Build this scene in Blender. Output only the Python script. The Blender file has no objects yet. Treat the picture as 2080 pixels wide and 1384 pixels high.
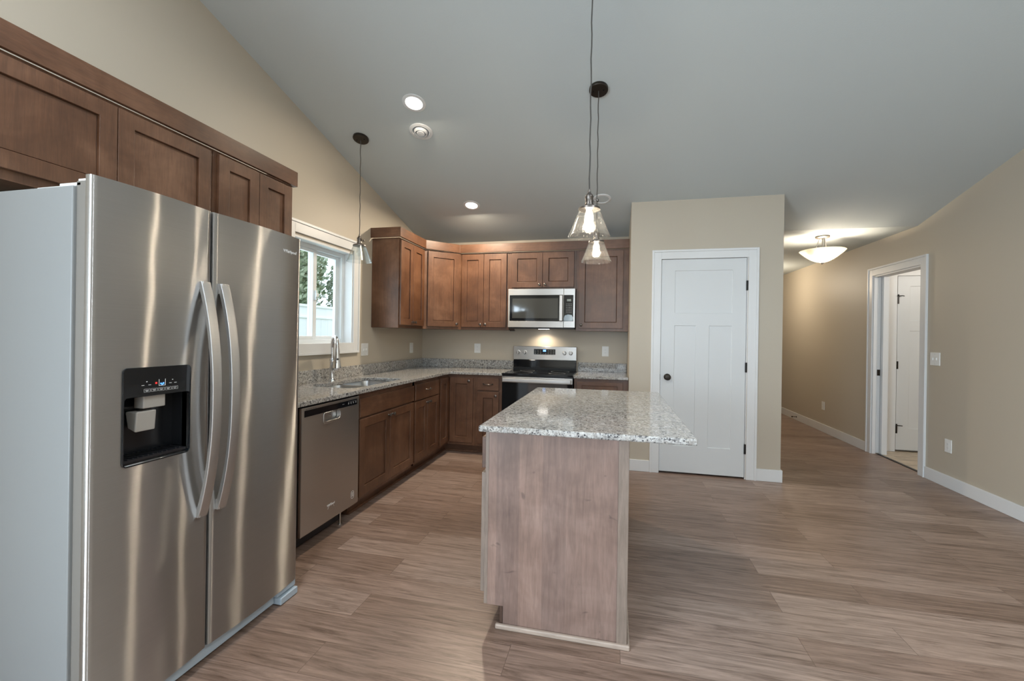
import bpy, bmesh, math, random
from mathutils import Vector, Matrix
random.seed(7)
S = bpy.context.scene
COL = S.collection
PI = math.pi

# ------------------------------------------------------------------ camera
YAW, PITCH, ROLL, F = 0.2284, -0.0013, 0.0146, 882.55
r_ = Vector((math.cos(YAW), math.sin(YAW), 0)); f_ = Vector((-math.sin(YAW), math.cos(YAW), 0)); u_ = Vector((0, 0, 1))
fw = f_ * math.cos(PITCH) + u_ * math.sin(PITCH); up = u_ * math.cos(PITCH) - f_ * math.sin(PITCH)
cx = r_ * math.cos(ROLL) + up * math.sin(ROLL); cy = up * math.cos(ROLL) - r_ * math.sin(ROLL); cz = -fw
cam_d = bpy.data.cameras.new('camera'); cam = bpy.data.objects.new('camera', cam_d); COL.objects.link(cam)
CAM = Vector((2.3926, -5.1895, 1.3157))
M = Matrix((cx, cy, cz)).transposed().to_4x4(); M.translation = CAM
cam.matrix_world = M
cam_d.sensor_width = 36; cam_d.sensor_fit = 'HORIZONTAL'; cam_d.lens = 36 * F / 2080
cam_d.shift_y = -7.856 / 2080; cam_d.clip_start = 0.02; cam_d.clip_end = 200
S.camera = cam

# ------------------------------------------------------------------ view, world, daylight
S.view_settings.view_transform = 'Standard'; S.view_settings.look = 'None'
S.view_settings.gamma = 1; S.view_settings.use_curve_mapping = False
S.view_settings.exposure = -0.82
S.cycles.use_denoising = True
S.cycles.max_bounces = 10; S.cycles.diffuse_bounces = 6; S.cycles.glossy_bounces = 5
S.cycles.transparent_max_bounces = 16; S.cycles.transmission_bounces = 8
S.cycles.sample_clamp_indirect = 4.0; S.cycles.caustics_reflective = False; S.cycles.caustics_refractive = False
W = bpy.data.worlds.new('sky'); S.world = W; W.use_nodes = True
wn = W.node_tree.nodes; bg = wn['Background']
tc = wn.new('ShaderNodeTexCoord'); nz = wn.new('ShaderNodeTexNoise'); rp = wn.new('ShaderNodeValToRGB')
nz.inputs['Scale'].default_value = 2.2; nz.inputs['Detail'].default_value = 5
rp.color_ramp.elements[0].position = .35; rp.color_ramp.elements[0].color = (.72, .85, 1, 1)
rp.color_ramp.elements[1].position = .65; rp.color_ramp.elements[1].color = (.95, .98, 1, 1)
W.node_tree.links.new(tc.outputs['Generated'], nz.inputs['Vector']); W.node_tree.links.new(nz.outputs['Fac'], rp.inputs['Fac'])
W.node_tree.links.new(rp.outputs['Color'], bg.inputs['Color']); bg.inputs['Strength'].default_value = 4.2

def light(name, kind, loc, energy, color, size=.1, size_y=None, rot=None, spread=None, **k):
    d = bpy.data.lights.new(name, kind); d.energy = energy; d.color = color
    if kind == 'AREA':
        d.size = size
        if size_y: d.shape = 'RECTANGLE'; d.size_y = size_y
        else: d.shape = 'DISK'
        if spread: d.spread = spread
    else:
        d.shadow_soft_size = size
        if kind == 'SPOT': d.spot_size = k.get('angle', 2.0); d.spot_blend = k.get('blend', .6)
    o = bpy.data.objects.new(name, d); COL.objects.link(o); o.location = loc
    if rot: o.rotation_euler = rot
    return o
DAY = (.72, .87, 1.0); WARM = (1.0, .84, .64); SOFT = (1.0, .92, .82)
REAR = -9.4
# daylight entering through the big glazed openings of the rear wall (behind the camera) and the kitchen window
light('rear_door_daylight', 'AREA', (3.0, REAR - .1, 1.2), 105, DAY, 3.6, 2.1, (PI / 2, 0, 0))
light('rear_transom_daylight', 'AREA', (3.0, REAR - .1, 2.72), 12, DAY, 3.6, .55, (PI / 2, 0, 0))
light('side_window_daylight', 'AREA', (-.17, -7.2, 1.1), 600, DAY, 2.2, 2.0, (PI / 2, 0, -PI / 2))
light('kitchen_window_daylight', 'AREA', (-.20, -1.93, 1.65), 9, DAY, .72, .8, (PI / 2, 0, -PI / 2))

# ------------------------------------------------------------------ materials
MATS = {}
class N:
    """small node helper"""
    def __init__(s, name):
        s.m = bpy.data.materials.new(name); s.m.use_nodes = True; s.t = s.m.node_tree; s.n = s.t.nodes
        s.b = s.n['Principled BSDF']; s.out = s.n['Material Output']; MATS[name] = s.m
    def new(s, typ, **k):
        n = s.n.new('ShaderNode' + typ)
        for a, v in k.items():
            if a in n.inputs: n.inputs[a].default_value = v
            else: setattr(n, a, v)
        return n
    def link(s, a, b): s.t.links.new(a, b)
    def setb(s, **k):
        for a, v in k.items(): s.b.inputs[a.replace('_', ' ')].default_value = v
    def coords(s, scale=(1, 1, 1), rot=(0, 0, 0), world=False):
        mp = s.new('Mapping'); mp.inputs['Scale'].default_value = scale; mp.inputs['Rotation'].default_value = rot
        if world:
            g = s.new('NewGeometry'); s.link(g.outputs['Position'], mp.inputs['Vector'])
        else:
            c = s.new('TexCoord'); s.link(c.outputs['Object'], mp.inputs['Vector'])
        return mp.outputs['Vector']
    def noise(s, vec, scale, detail=3, rough=.55, dist=0):
        n = s.new('TexNoise'); n.inputs['Scale'].default_value = scale; n.inputs['Detail'].default_value = detail
        n.inputs['Roughness'].default_value = rough; n.inputs['Distortion'].default_value = dist
        s.link(vec, n.inputs['Vector']); return n.outputs['Fac']
    def ramp(s, fac, stops, mode='LINEAR'):
        r = s.new('ValToRGB'); r.color_ramp.interpolation = mode; e = r.color_ramp.elements
        while len(e) < len(stops): e.new(.5)
        for i, (p, c) in enumerate(stops):
            e[i].position = p; e[i].color = (c[0], c[1], c[2], 1) if isinstance(c, (tuple, list)) else (c, c, c, 1)
        s.link(fac, r.inputs['Fac']); return r.outputs['Color']
    def mix(s, fac, a, b, mode='MIX'):
        m = s.new('Mix', data_type='RGBA', blend_type=mode)
        for sock, v in ((m.inputs[0], fac), (m.inputs[6], a), (m.inputs[7], b)):
            if hasattr(v, 'links'): s.link(v, sock)
            elif isinstance(v, (int, float)): sock.default_value = v if sock == m.inputs[0] else (v, v, v, 1)
            else: sock.default_value = (v[0], v[1], v[2], 1)
        return m.outputs[2]
    def bump(s, h, strength=.1, dist=.01):
        b = s.new('Bump'); b.inputs['Strength'].default_value = strength; b.inputs['Distance'].default_value = dist
        s.link(h, b.inputs['Height']); s.link(b.outputs['Normal'], s.b.inputs['Normal'])

def plain(name, col, rough=.5, metal=0, emit=0, ecol=None, spec=None):
    n = N(name); n.setb(Base_Color=(*col, 1), Roughness=rough, Metallic=metal)
    if spec is not None: n.b.inputs['Specular IOR Level'].default_value = spec
    if emit: n.b.inputs['Emission Color'].default_value = (*(ecol or col), 1); n.b.inputs['Emission Strength'].default_value = emit
    return n

def paint(name, col, rough=.55, bump=.06, scale=260):
    n = plain(name, col, rough); v = n.coords(world=True)
    n.bump(n.noise(v, scale, 2), bump, .002); return n
paint('wall_paint', (.50, .445, .362), .5)
paint('ceiling_paint', (.54, .59, .60), .8, .25, 120)
paint('white_trim', (.74, .75, .755), .35, .02)
paint('door_paint', (.68, .70, .71), .38, .03)
plain('white_plastic', (.80, .80, .78), .35)
plain('vinyl_white', (.80, .84, .86), .3)
plain('black_plastic', (.012, .012, .014), .35)
plain('black_gloss', (.006, .007, .009), .06)
plain('smoked_glass', (.055, .058, .057), .05)
plain('black_satin', (.008, .009, .011), .22)
plain('grey_plastic', (.33, .36, .39), .4)
plain('gasket_grey', (.20, .185, .165), .5)
plain('blue_grey_plastic', (.40, .47, .53), .4)
plain('paddle_grey', (.40, .38, .35), .35)
plain('bronze', (.035, .028, .022), .38, .6)
plain('pewter', (.16, .14, .125), .34, .9)
plain('nickel', (.62, .58, .53), .3, 1)
plain('chrome', (.86, .86, .88), .07, 1)
plain('sink_steel', (.62, .63, .64), .28, 1)
plain('black_metal', (.015, .013, .012), .4, .5)
plain('display_blue', (.05, .2, .6), .3, 0, 2.5, (.12, .38, 1))
plain('display_red', (.5, .02, .02), .3, 0, 1.5, (1, .05, .04))
plain('display_white', (.7, .75, .8), .3, 0, .8, (.8, .9, 1))
plain('print_grey', (.35, .36, .36), .5)
plain('print_white', (.75, .75, .74), .4)
plain('lcd_grey', (.22, .26, .24), .3)
plain('film_plastic', (.42, .52, .60), .18)
plain('gap_shade', (.004, .003, .003), .9)  # near-black colour that stands in for shade inside gaps
plain('lamp_diffuser', (1, 1, 1), .5, 0, 16, (1, .95, .88))
plain('bulb_glow', (1, 1, 1), .4, 0, 30, (1, .90, .76))
plain('cord_cloth', (.055, .05, .045), .8)
plain('fence_vinyl', (.85, .88, .90), .4)
plain('tree_bark', (.09, .07, .05), .9)

def wood(name, c0, c1, c2, rough=.40, grain=(14, 14, 1.1), coat=.22, bands=0):
    n = N(name); v = n.coords((1, 1, 1), world=True); vs = n.coords(grain, world=True)
    blotch = n.noise(v, 3.2, 4, .6, .4); g = n.noise(vs, 5, 6, .62, .8); fine = n.noise(vs, 22, 3, .6)
    col = n.ramp(blotch, [(.28, c0), (.5, c1), (.74, c2)])
    col = n.mix(.45, col, n.ramp(g, [(.3, (.55, .52, .5)), (.7, (1.35, 1.33, 1.3))]), 'MULTIPLY')
    col = n.mix(.22, col, n.ramp(fine, [(.35, (.6, .57, .55)), (.65, (1.2, 1.2, 1.2))]), 'MULTIPLY')
    if bands:
        sx = n.new('SeparateXYZ'); n.link(v, sx.inputs[0]); mu = n.new('Math', operation='MULTIPLY'); mu.inputs[1].default_value = 1 / bands; n.link(sx.outputs[0], mu.inputs[0])
        fl = n.new('Math', operation='FLOOR'); n.link(mu.outputs[0], fl.inputs[0]); wn_ = n.new('TexWhiteNoise', noise_dimensions='1D'); n.link(fl.outputs[0], wn_.inputs['W'])
        col = n.mix(.5, col, n.ramp(wn_.outputs['Value'], [(0, (.72, .70, .72)), (.5, (.98, .95, .94)), (1, (1.22, 1.16, 1.12))]), 'MULTIPLY')
        vk = n.coords((7, 7, 11), world=True); kn_ = n.noise(vk, 1, 2, .5, 1.6)
        col = n.mix(n.ramp(kn_, [(.21, .8), (.29, 0)]), col, (.075, .05, .04))
    n.link(col, n.b.inputs['Base Color']); n.setb(Roughness=rough)
    n.b.inputs['Coat Weight'].default_value = coat; n.b.inputs['Coat Roughness'].default_value = .30
    n.bump(g, .03, .002); return n
wood('cabinet_wood', (.066, .027, .012), (.114, .051, .025), (.185, .094, .053))
wood('cabinet_rail', (.066, .027, .012), (.114, .051, .025), (.185, .094, .053), grain=(1.5, 1.5, 14))
wood('cabinet_inside', (.05, .024, .014), (.06, .03, .018), (.08, .04, .024), .6, coat=0)
wood('island_wood', (.150, .098, .078), (.225, .150, .122), (.31, .22, .185), .42, (7, 7, .7), .15, .105)
wood('island_edge', (.19, .145, .115), (.22, .17, .138), (.255, .20, .165), .45, (9, 9, 1), .1)
wood('shoe_wood', (.34, .27, .22), (.40, .32, .265), (.45, .37, .31), .45, (1, 9, 9), .1)

def make_granite():
    n = N('granite'); v = n.coords(world=True)
    a = n.noise(v, 55, 4, .65, .6); b = n.noise(v, 120, 3, .6, .3); c = n.noise(v, 16, 3, .6, .5)
    vo = n.new('TexVoronoi', Scale=130.0); n.link(v, vo.inputs['Vector'])
    base = n.ramp(a, [(.30, (.14, .137, .133)), (.46, (.30, .29, .275)), (.59, (.47, .465, .45)), (.75, (.64, .65, .645))])
    base = n.mix(n.ramp(c, [(.40, 0), (.66, .45)]), base, (.42, .385, .335))
    base = n.mix(n.ramp(vo.outputs['Color'], [(.55, 0), (.95, .45)]), base, (.63, .63, .62))
    dark = n.ramp(b, [(.36, 1), (.43, 0)])
    base = n.mix(dark, base, (.028, .028, .034))
    d2 = n.ramp(n.noise(v, 48, 2, .5, 1.2), [(.35, .9), (.41, 0)])
    base = n.mix(d2, base, (.07, .068, .07))
    n.link(base, n.b.inputs['Base Color']); n.setb(Roughness=.09)
make_granite()

def make_floor(name, tone, pw, pl, cols, rough, gscale=(1.1, 16, 1)):
    n = N(name); v = n.coords(world=True)
    br = n.new('TexBrick'); n.link(v, br.inputs['Vector']); br.offset = .37; br.offset_frequency = 2
    br.inputs['Scale'].default_value = 1; br.inputs['Brick Width'].default_value = pl; br.inputs['Row Height'].default_value = pw
    br.inputs['Mortar Size'].default_value = .0011; br.inputs['Mortar Smooth'].default_value = .15; br.inputs['Bias'].default_value = 0
    br.inputs['Color1'].default_value = (0, 0, 0, 1); br.inputs['Color2'].default_value = (1, 1, 1, 1); br.inputs['Mortar'].default_value = (.5, .5, .5, 1)
    sep = n.new('SeparateColor'); n.link(br.outputs['Color'], sep.inputs[0]); rnd = sep.outputs[0]
    comb = n.new('CombineXYZ'); mul = n.new('Math', operation='MULTIPLY'); mul.inputs[1].default_value = 37.0
    n.link(rnd, mul.inputs[0]); n.link(mul.outputs[0], comb.inputs[2])
    add = n.new('VectorMath', operation='ADD'); n.link(v, add.inputs[0]); n.link(comb.outputs[0], add.inputs[1])
    mp = n.new('Mapping'); mp.inputs['Scale'].default_value = gscale; n.link(add.outputs[0], mp.inputs['Vector'])
    g = n.noise(mp.outputs[0], 2.2, 8, .68, 1.3); g2 = n.noise(mp.outputs[0], 11, 4, .6, .3)
    col = n.ramp(rnd, [(0, cols[0]), (.5, cols[1]), (1, cols[2])])
    col = n.mix(1.0, col, n.ramp(g, [(.32, (.50, .45, .41)), (.5, (1, .98, .97)), (.68, (1.34, 1.32, 1.31))]), 'MULTIPLY')
    col = n.mix(.45, col, n.ramp(g2, [(.32, (.68, .66, .64)), (.66, (1.16, 1.16, 1.16))]), 'MULTIPLY')
    col = n.mix(br.outputs['Fac'], col, n.mix(1.0, col, (.45, .42, .40), 'MULTIPLY'))
    n.link(col, n.b.inputs['Base Color'])
    n.link(n.ramp(g, [(.3, rough + .06), (.7, rough - .04)]), n.b.inputs['Roughness'])
    n.bump(g2, .05, .002); n.b.inputs['Specular IOR Level'].default_value = .5
make_floor('floor_planks', 1, .178, 1.22, ((.212, .143, .108), (.268, .187, .147), (.332, .245, .200)), .34)
make_floor('side_floor', 1, .3, 1.2, ((.52, .44, .34), (.57, .49, .39), (.60, .52, .43)), .4, (1, 7, 1))

def make_steel(name, col, rough, aniso, wave, soft=.35, softr=.38):
    """brushed metal: a strongly anisotropic lobe (brush lines run sideways, so lamps smear vertically) over a soft one"""
    n = N(name); n.n.remove(n.b)
    tg = n.new('Tangent', direction_type='RADIAL', axis='Z')
    g1 = n.new('BsdfAnisotropic', distribution='GGX'); g1.inputs['Roughness'].default_value = rough; g1.inputs['Anisotropy'].default_value = aniso
    n.link(tg.outputs[0], g1.inputs['Tangent'])
    g2 = n.new('BsdfAnisotropic', distribution='GGX'); g2.inputs['Roughness'].default_value = softr; g2.inputs['Anisotropy'].default_value = 0
    v = n.coords((1, 1.6, .55), world=True); h = n.noise(v, 2.6, 2, .5, .3)
    vf = n.coords((3, 3, 900), world=True); h2 = n.noise(vf, 1, 1, .5)
    c = n.mix(.10, col, n.ramp(h2, [(.3, (.75, .75, .75)), (.7, (1.2, 1.2, 1.2))]), 'MULTIPLY')
    n.link(c, g1.inputs['Color']); n.link(c, g2.inputs['Color'])
    if wave:
        b1 = n.new('Bump'); b1.inputs['Strength'].default_value = wave; b1.inputs['Distance'].default_value = .02; n.link(h, b1.inputs['Height'])
        n.link(b1.outputs['Normal'], g1.inputs['Normal']); n.link(b1.outputs['Normal'], g2.inputs['Normal'])
    m = n.new('MixShader'); m.inputs[0].default_value = soft
    n.link(g1.outputs[0], m.inputs[1]); n.link(g2.outputs[0], m.inputs[2]); n.link(m.outputs[0], n.out.inputs['Surface'])
make_steel('brushed_steel', (.60, .595, .585), .30, .87, .14, .22)
make_steel('steel_plain', (.54, .53, .515), .27, .55, .03)
make_steel('handle_steel', (.60, .59, .58), .36, .2, 0, .6, .5)
plain('fridge_grey', (.26, .272, .275), .45)

def make_glass(name, tint, gloss, seeds=0):
    n = N(name); n.n.remove(n.b)
    tr = n.new('BsdfTransparent'); tr.inputs[0].default_value = (*tint, 1)
    gl = n.new('BsdfGlossy'); gl.inputs['Roughness'].default_value = .04
    fr = n.new('LayerWeight', Blend=.5); pw = n.new('Math', operation='POWER'); pw.inputs[1].default_value = 4.0; mx = n.new('MixShader')
    mp = n.new('Math', operation='MULTIPLY_ADD'); mp.inputs[1].default_value = .75; mp.inputs[2].default_value = gloss
    n.link(fr.outputs['Facing'], pw.inputs[0]); n.link(pw.outputs[0], mp.inputs[0]); n.link(mp.outputs[0], mx.inputs[0]); n.link(tr.outputs[0], mx.inputs[1]); n.link(gl.outputs[0], mx.inputs[2])
    last = mx
    if seeds:
        v = n.coords(world=True); ns = n.noise(v, 190, 2, .6); b = n.new('Bump'); b.inputs['Strength'].default_value = .2; b.inputs['Distance'].default_value = .003
        n.link(ns, b.inputs['Height']); n.link(b.outputs[0], gl.inputs['Normal']); n.link(b.outputs[0], fr.inputs['Normal'])
        df = n.new('BsdfTranslucent'); df.inputs[0].default_value = (.95, .95, .92, 1)
        d2 = n.new('BsdfDiffuse'); d2.inputs[0].default_value = (.9, .9, .88, 1); ad = n.new('AddShader'); n.link(df.outputs[0], ad.inputs[0]); n.link(d2.outputs[0], ad.inputs[1])
        m2 = n.new('MixShader'); n.link(n.ramp(ns, [(.62, .002), (.74, seeds)]), m2.inputs[0]); n.link(mx.outputs[0], m2.inputs[1]); n.link(ad.outputs[0], m2.inputs[2]); last = m2
    n.link(last.outputs[0], n.out.inputs['Surface'])
make_glass('window_glass', (.93, .96, .96), .02)
make_glass('shade_glass', (.97, .97, .96), .05, .15)
make_glass('clear_shade_glass', (.95, .97, .97), .05, .03)
def make_bowl():
    n = N('bowl_glass'); n.n.remove(n.b)
    tl = n.new('BsdfTranslucent'); tl.inputs[0].default_value = (1, .93, .80, 1)
    df = n.new('BsdfDiffuse'); df.inputs[0].default_value = (.80, .70, .55, 1)
    gl = n.new('BsdfGlossy'); gl.inputs['Roughness'].default_value = .25
    m = n.new('MixShader'); m.inputs[0].default_value = .12; n.link(tl.outputs[0], m.inputs[1]); n.link(df.outputs[0], m.inputs[2])
    m2 = n.new('MixShader'); m2.inputs[0].default_value = .04; n.link(m.outputs[0], m2.inputs[1]); n.link(gl.outputs[0], m2.inputs[2])
    tp = n.new('BsdfTransparent'); m3 = n.new('MixShader'); m3.inputs[0].default_value = .10; n.link(m2.outputs[0], m3.inputs[1]); n.link(tp.outputs[0], m3.inputs[2])
    em = n.new('Emission'); em.inputs[0].default_value = (1, .84, .60, 1); em.inputs[1].default_value = .42
    ad = n.new('AddShader'); n.link(m3.outputs[0], ad.inputs[0]); n.link(em.outputs[0], ad.inputs[1])
    n.link(ad.outputs[0], n.out.inputs['Surface'])
make_bowl()
def make_leaf(name, c0, c1):
    n = N(name); v = n.coords(world=True)
    n.link(n.ramp(n.noise(v, 1.3, 3), [(.35, c0), (.65, c1)]), n.b.inputs['Base Color']); n.setb(Roughness=.6)
make_leaf('leaf_green', (.22, .28, .18), (.42, .48, .34)); make_leaf('leaf_pale', (.30, .37, .24), (.50, .55, .42))
make_leaf('lawn_green', (.12, .22, .06), (.2, .3, .1))

# ------------------------------------------------------------------ mesh helpers
def box(bm, x0, x1, y0, y1, z0, z1):
    v = [bm.verts.new((x, y, z)) for x in (x0, x1) for y in (y0, y1) for z in (z0, z1)]
    for f in ((0, 1, 3, 2), (4, 6, 7, 5), (0, 4, 5, 1), (2, 3, 7, 6), (0, 2, 6, 4), (1, 5, 7, 3)):
        bm.faces.new([v[i] for i in f])
    return bm
def B(*a):
    bm = bmesh.new()
    for q in (a if isinstance(a[0], (tuple, list)) else (a,)): box(bm, *q)
    return bm
def prism(bm, pts, axis, a0, a1):
    """polygon in the plane normal to axis, extruded a0..a1; pts order (x,y),(x,z) or (y,z)"""
    def P(p, a): return {'z': (p[0], p[1], a), 'y': (p[0], a, p[1]), 'x': (a, p[0], p[1])}[axis]
    lo = [bm.verts.new(P(p, a0)) for p in pts]; hi = [bm.verts.new(P(p, a1)) for p in pts]
    bm.faces.new(lo); bm.faces.new(hi[::-1]); n = len(pts)
    for i in range(n): bm.faces.new((lo[i], lo[(i + 1) % n], hi[(i + 1) % n], hi[i]))
    return bm
def axis_matrix(c, z):
    z = Vector(z).normalized(); x = Vector((1, 0, 0)) if abs(z.x) < .9 else Vector((0, 1, 0))
    y = z.cross(x).normalized(); x = y.cross(z)
    m = Matrix((x, y, z)).transposed().to_4x4(); m.translation = Vector(c); return m
def lathe(bm, prof, c=(0, 0, 0), axis=(0, 0, 1), seg=32, closed=False):
    m = axis_matrix(c, axis); rings = []
    for r, z in prof:
        rings.append([bm.verts.new(m @ Vector((max(r, 1e-5) * math.cos(2 * PI * i / seg), max(r, 1e-5) * math.sin(2 * PI * i / seg), z))) for i in range(seg)])
    pairs = list(zip(rings, rings[1:])) + ([(rings[-1], rings[0])] if closed else [])
    for a, b in pairs:
        for i in range(seg): bm.faces.new((a[i], a[(i + 1) % seg], b[(i + 1) % seg], b[i]))
    if not closed:
        if prof[0][0] > 1e-4: bm.faces.new(rings[0][::-1])
        if prof[-1][0] > 1e-4: bm.faces.new(rings[-1])
    return bm
def tube(bm, pts, r, seg=10, radii=None):
    pts = [Vector(p) for p in pts]; rings = []; prev = None
    for i, p in enumerate(pts):
        t = (pts[min(i + 1, len(pts) - 1)] - pts[max(i - 1, 0)]).normalized()
        if prev is None: a = t.orthogonal().normalized()
        else: a = (prev - t * prev.dot(t)).normalized()
        prev = a; b = t.cross(a); rr = radii[i] if radii else r
        rings.append([bm.verts.new(p + (a * math.cos(2 * PI * k / seg) + b * math.sin(2 * PI * k / seg)) * rr) for k in range(seg)])
    for q, w in zip(rings, rings[1:]):
        for k in range(seg): bm.faces.new((q[k], q[(k + 1) % seg], w[(k + 1) % seg], w[k]))
    bm.faces.new(rings[0][::-1]); bm.faces.new(rings[-1]); return bm
def slab(bm, O, U, NN, w, h, t, panels=(), rec=.008, holes=()):
    """panelled slab: lower-left-back corner O, width along U, height along Z, thickness along NN; panels are (u0,u1,z0,z1)"""
    O, U, NN = Vector(O), Vector(U).normalized(), Vector(NN).normalized(); Z = Vector((0, 0, 1))
    us = sorted({0, w, *[p[i] for p in list(panels) + list(holes) for i in (0, 1)]}); zs = sorted({0, h, *[p[i] for p in list(panels) + list(holes) for i in (2, 3)]})
    P = lambda u, z, d: bm.verts.new(O + U * u + Z * z + NN * d)
    def inside(u, z, L): return any(p[0] < u < p[1] and p[2] < z < p[3] for p in L)
    D = {}
    for i in range(len(us) - 1):
        for j in range(len(zs) - 1):
            uc, zc = (us[i] + us[i + 1]) / 2, (zs[j] + zs[j + 1]) / 2
            D[i, j] = None if inside(uc, zc, holes) else t
            for p in panels:
                if D[i, j] is not None and inside(uc, zc, [p]): D[i, j] = t - (p[4] if len(p) > 4 else rec)
    for (i, j), d in D.items():
        a, b, c, e = us[i], us[i + 1], zs[j], zs[j + 1]
        if d is not None:
            bm.faces.new((P(a, c, d), P(b, c, d), P(b, e, d), P(a, e, d))); bm.faces.new((P(a, c, 0), P(a, e, 0), P(b, e, 0), P(b, c, 0)))
        for (k, l, q) in ((i + 1, j, ((b, c), (b, e))), (i, j + 1, ((a, e), (b, e)))):
            o = D.get((k, l), 0); d0 = d if d is not None else 0; o0 = o if o is not None else 0
            if d0 != o0: bm.faces.new((P(*q[0], d0), P(*q[1], d0), P(*q[1], o0), P(*q[0], o0)))
        if i == 0 and d: bm.faces.new((P(a, c, 0), P(a, c, d), P(a, e, d), P(a, e, 0)))
        if j == 0 and d: bm.faces.new((P(a, c, 0), P(b, c, 0), P(b, c, d), P(a, c, d)))
    bmesh.ops.remove_doubles(bm, verts=bm.verts, dist=1e-6); return bm
def shaker(O, U, NN, w, h, t=.019, fr=.066):
    if h <= .2: return slab(bmesh.new(), O, U, NN, w, h, t)
    a = fr if w > .17 else .05; g = .004
    return slab(bmesh.new(), O, U, NN, w, h, t, [(a, w - a, a, h - a, .016), (a + g, w - a - g, a + g, h - a - g, .010)])

BASE = {}
def obj(name, bm, mat, parent=None, bevel=0, smooth=False, label=None, seg=2):
    bmesh.ops.recalc_face_normals(bm, faces=bm.faces)
    base = BASE.get(parent.name, Vector((0, 0, 0))) if parent else Vector((0, 0, 0))
    if base.length: bmesh.ops.translate(bm, vec=-base, verts=bm.verts)
    me = bpy.data.meshes.new(name); bm.to_mesh(me); bm.free()
    if smooth:
        for p in me.polygons: p.use_smooth = True
        me.set_sharp_from_angle(angle=math.radians(38))
    me.materials.append(MATS[mat]); o = bpy.data.objects.new(name, me); COL.objects.link(o)
    if parent: o.parent = parent
    BASE[o.name] = base
    if bevel:
        m = o.modifiers.new('bevel', 'BEVEL'); m.width = bevel; m.segments = seg; m.limit_method = 'ANGLE'; m.angle_limit = .6
    if label: o['label'] = label
    return o
def tag(o, label, cat, group=None, kind=None):
    o['label'] = label; o['category'] = cat
    if group: o['group'] = group
    if kind: o['kind'] = kind
    return o
def thing(name, label, cat, loc=(0, 0, 0), group=None, kind=None):
    o = bpy.data.objects.new(name, None); COL.objects.link(o); o.location = loc; o.empty_display_size = .1
    BASE[o.name] = Vector(loc); return tag(o, label, cat, group, kind)
def struct(name, bm, mat, label, cat, **k):
    return tag(obj(name, bm, mat, **k), label, cat, kind='structure')
def copy_thing(o, loc, label):
    def cp(q, par):
        c = q.copy(); COL.objects.link(c)
        if par: c.parent = par
        for ch in q.children: cp(ch, c)
        return c
    c = cp(o, None); c.location = loc; c['label'] = label; BASE[c.name] = Vector(loc); return c

# ------------------------------------------------------------------ the room
CEZ, CEM = 2.4851, .2486
RX, PX0, PX1, PY = 5.3647, 2.5534, 3.917, -.7136
RIDGE = -6.2
ce = lambda y: CEZ + CEM * (-y) if y > RIDGE else CEZ + CEM * (-RIDGE) - CEM * (RIDGE - y)
struct('floor', B(-.15, RX + .06, REAR - .15, 4.6, -.12, 0), 'floor_planks', 'grey brown wood plank floor running across the kitchen and hall', 'floor')
struct('floor_side', B(RX + .06, 8.2, -1.6, 1.1, -.12, -.001), 'side_floor', 'pale beige floor inside the side room beyond the open doorway', 'floor')
bm = bmesh.new()
prism(bm, [(.0, CEZ), (RIDGE, ce(RIDGE)), (REAR - .15, ce(REAR - .15)), (REAR - .15, ce(REAR - .15) + .15), (RIDGE, ce(RIDGE) + .15), (0, CEZ + .15)], 'x', -.15, RX + .12)
struct('ceiling', bm, 'ceiling_paint', 'large sloping vaulted white ceiling over the kitchen', 'ceiling')
struct('ceiling_hall', B(PX0, RX + .12, 0, 4.6, CEZ, CEZ + .15), 'ceiling_paint', 'flat white ceiling of the hallway beyond the pantry', 'ceiling')
struct('ceiling_side', B(RX + .12, 8.2, -1.6, 1.1, 2.44, 2.55), 'ceiling_paint', 'white ceiling of the side room behind the open doorway', 'ceiling')
# left wall with the window opening
WY0, WY1, WZ0, WZ1 = -2.335, -1.545, 1.215, 2.075
bm = bmesh.new()
SY0, SY1, SZ0, SZ1 = -8.35, -6.05, .04, 2.15
prism(bm, [(REAR - .15, 0), (SY0, 0), (SY0, ce(SY0)), (REAR - .15, ce(REAR - .15))], 'x', -.15, 0)
prism(bm, [(SY0, 0), (SY1, 0), (SY1, SZ0), (SY0, SZ0)], 'x', -.15, 0)
prism(bm, [(SY0, SZ1), (SY1, SZ1), (SY1, ce(SY1)), (RIDGE, ce(RIDGE)), (SY0, ce(SY0))], 'x', -.15, 0)
prism(bm, [(SY1, 0), (WY0, 0), (WY0, ce(WY0)), (RIDGE, ce(RIDGE)), (SY1, ce(SY1))] if SY1 < RIDGE else [(SY1, 0), (WY0, 0), (WY0, ce(WY0)), (SY1, ce(SY1))], 'x', -.15, 0)
prism(bm, [(WY1, 0), (.15, 0), (.15, CEZ), (0, CEZ), (WY1, ce(WY1))], 'x', -.15, 0)
prism(bm, [(WY0, 0), (WY1, 0), (WY1, WZ0), (WY0, WZ0)], 'x', -.15, 0)
prism(bm, [(WY0, WZ1), (WY1, WZ1), (WY1, ce(WY1)), (WY0, ce(WY0))], 'x', -.15, 0)
struct('wall_left', bm, 'wall_paint', 'beige wall with the kitchen window, rising to the sloped ceiling', 'wall')
struct('wall_back', B(0, PX0, 0, .15, 0, CEZ), 'wall_paint', 'beige wall behind the cooking range and microwave', 'wall')
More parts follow.
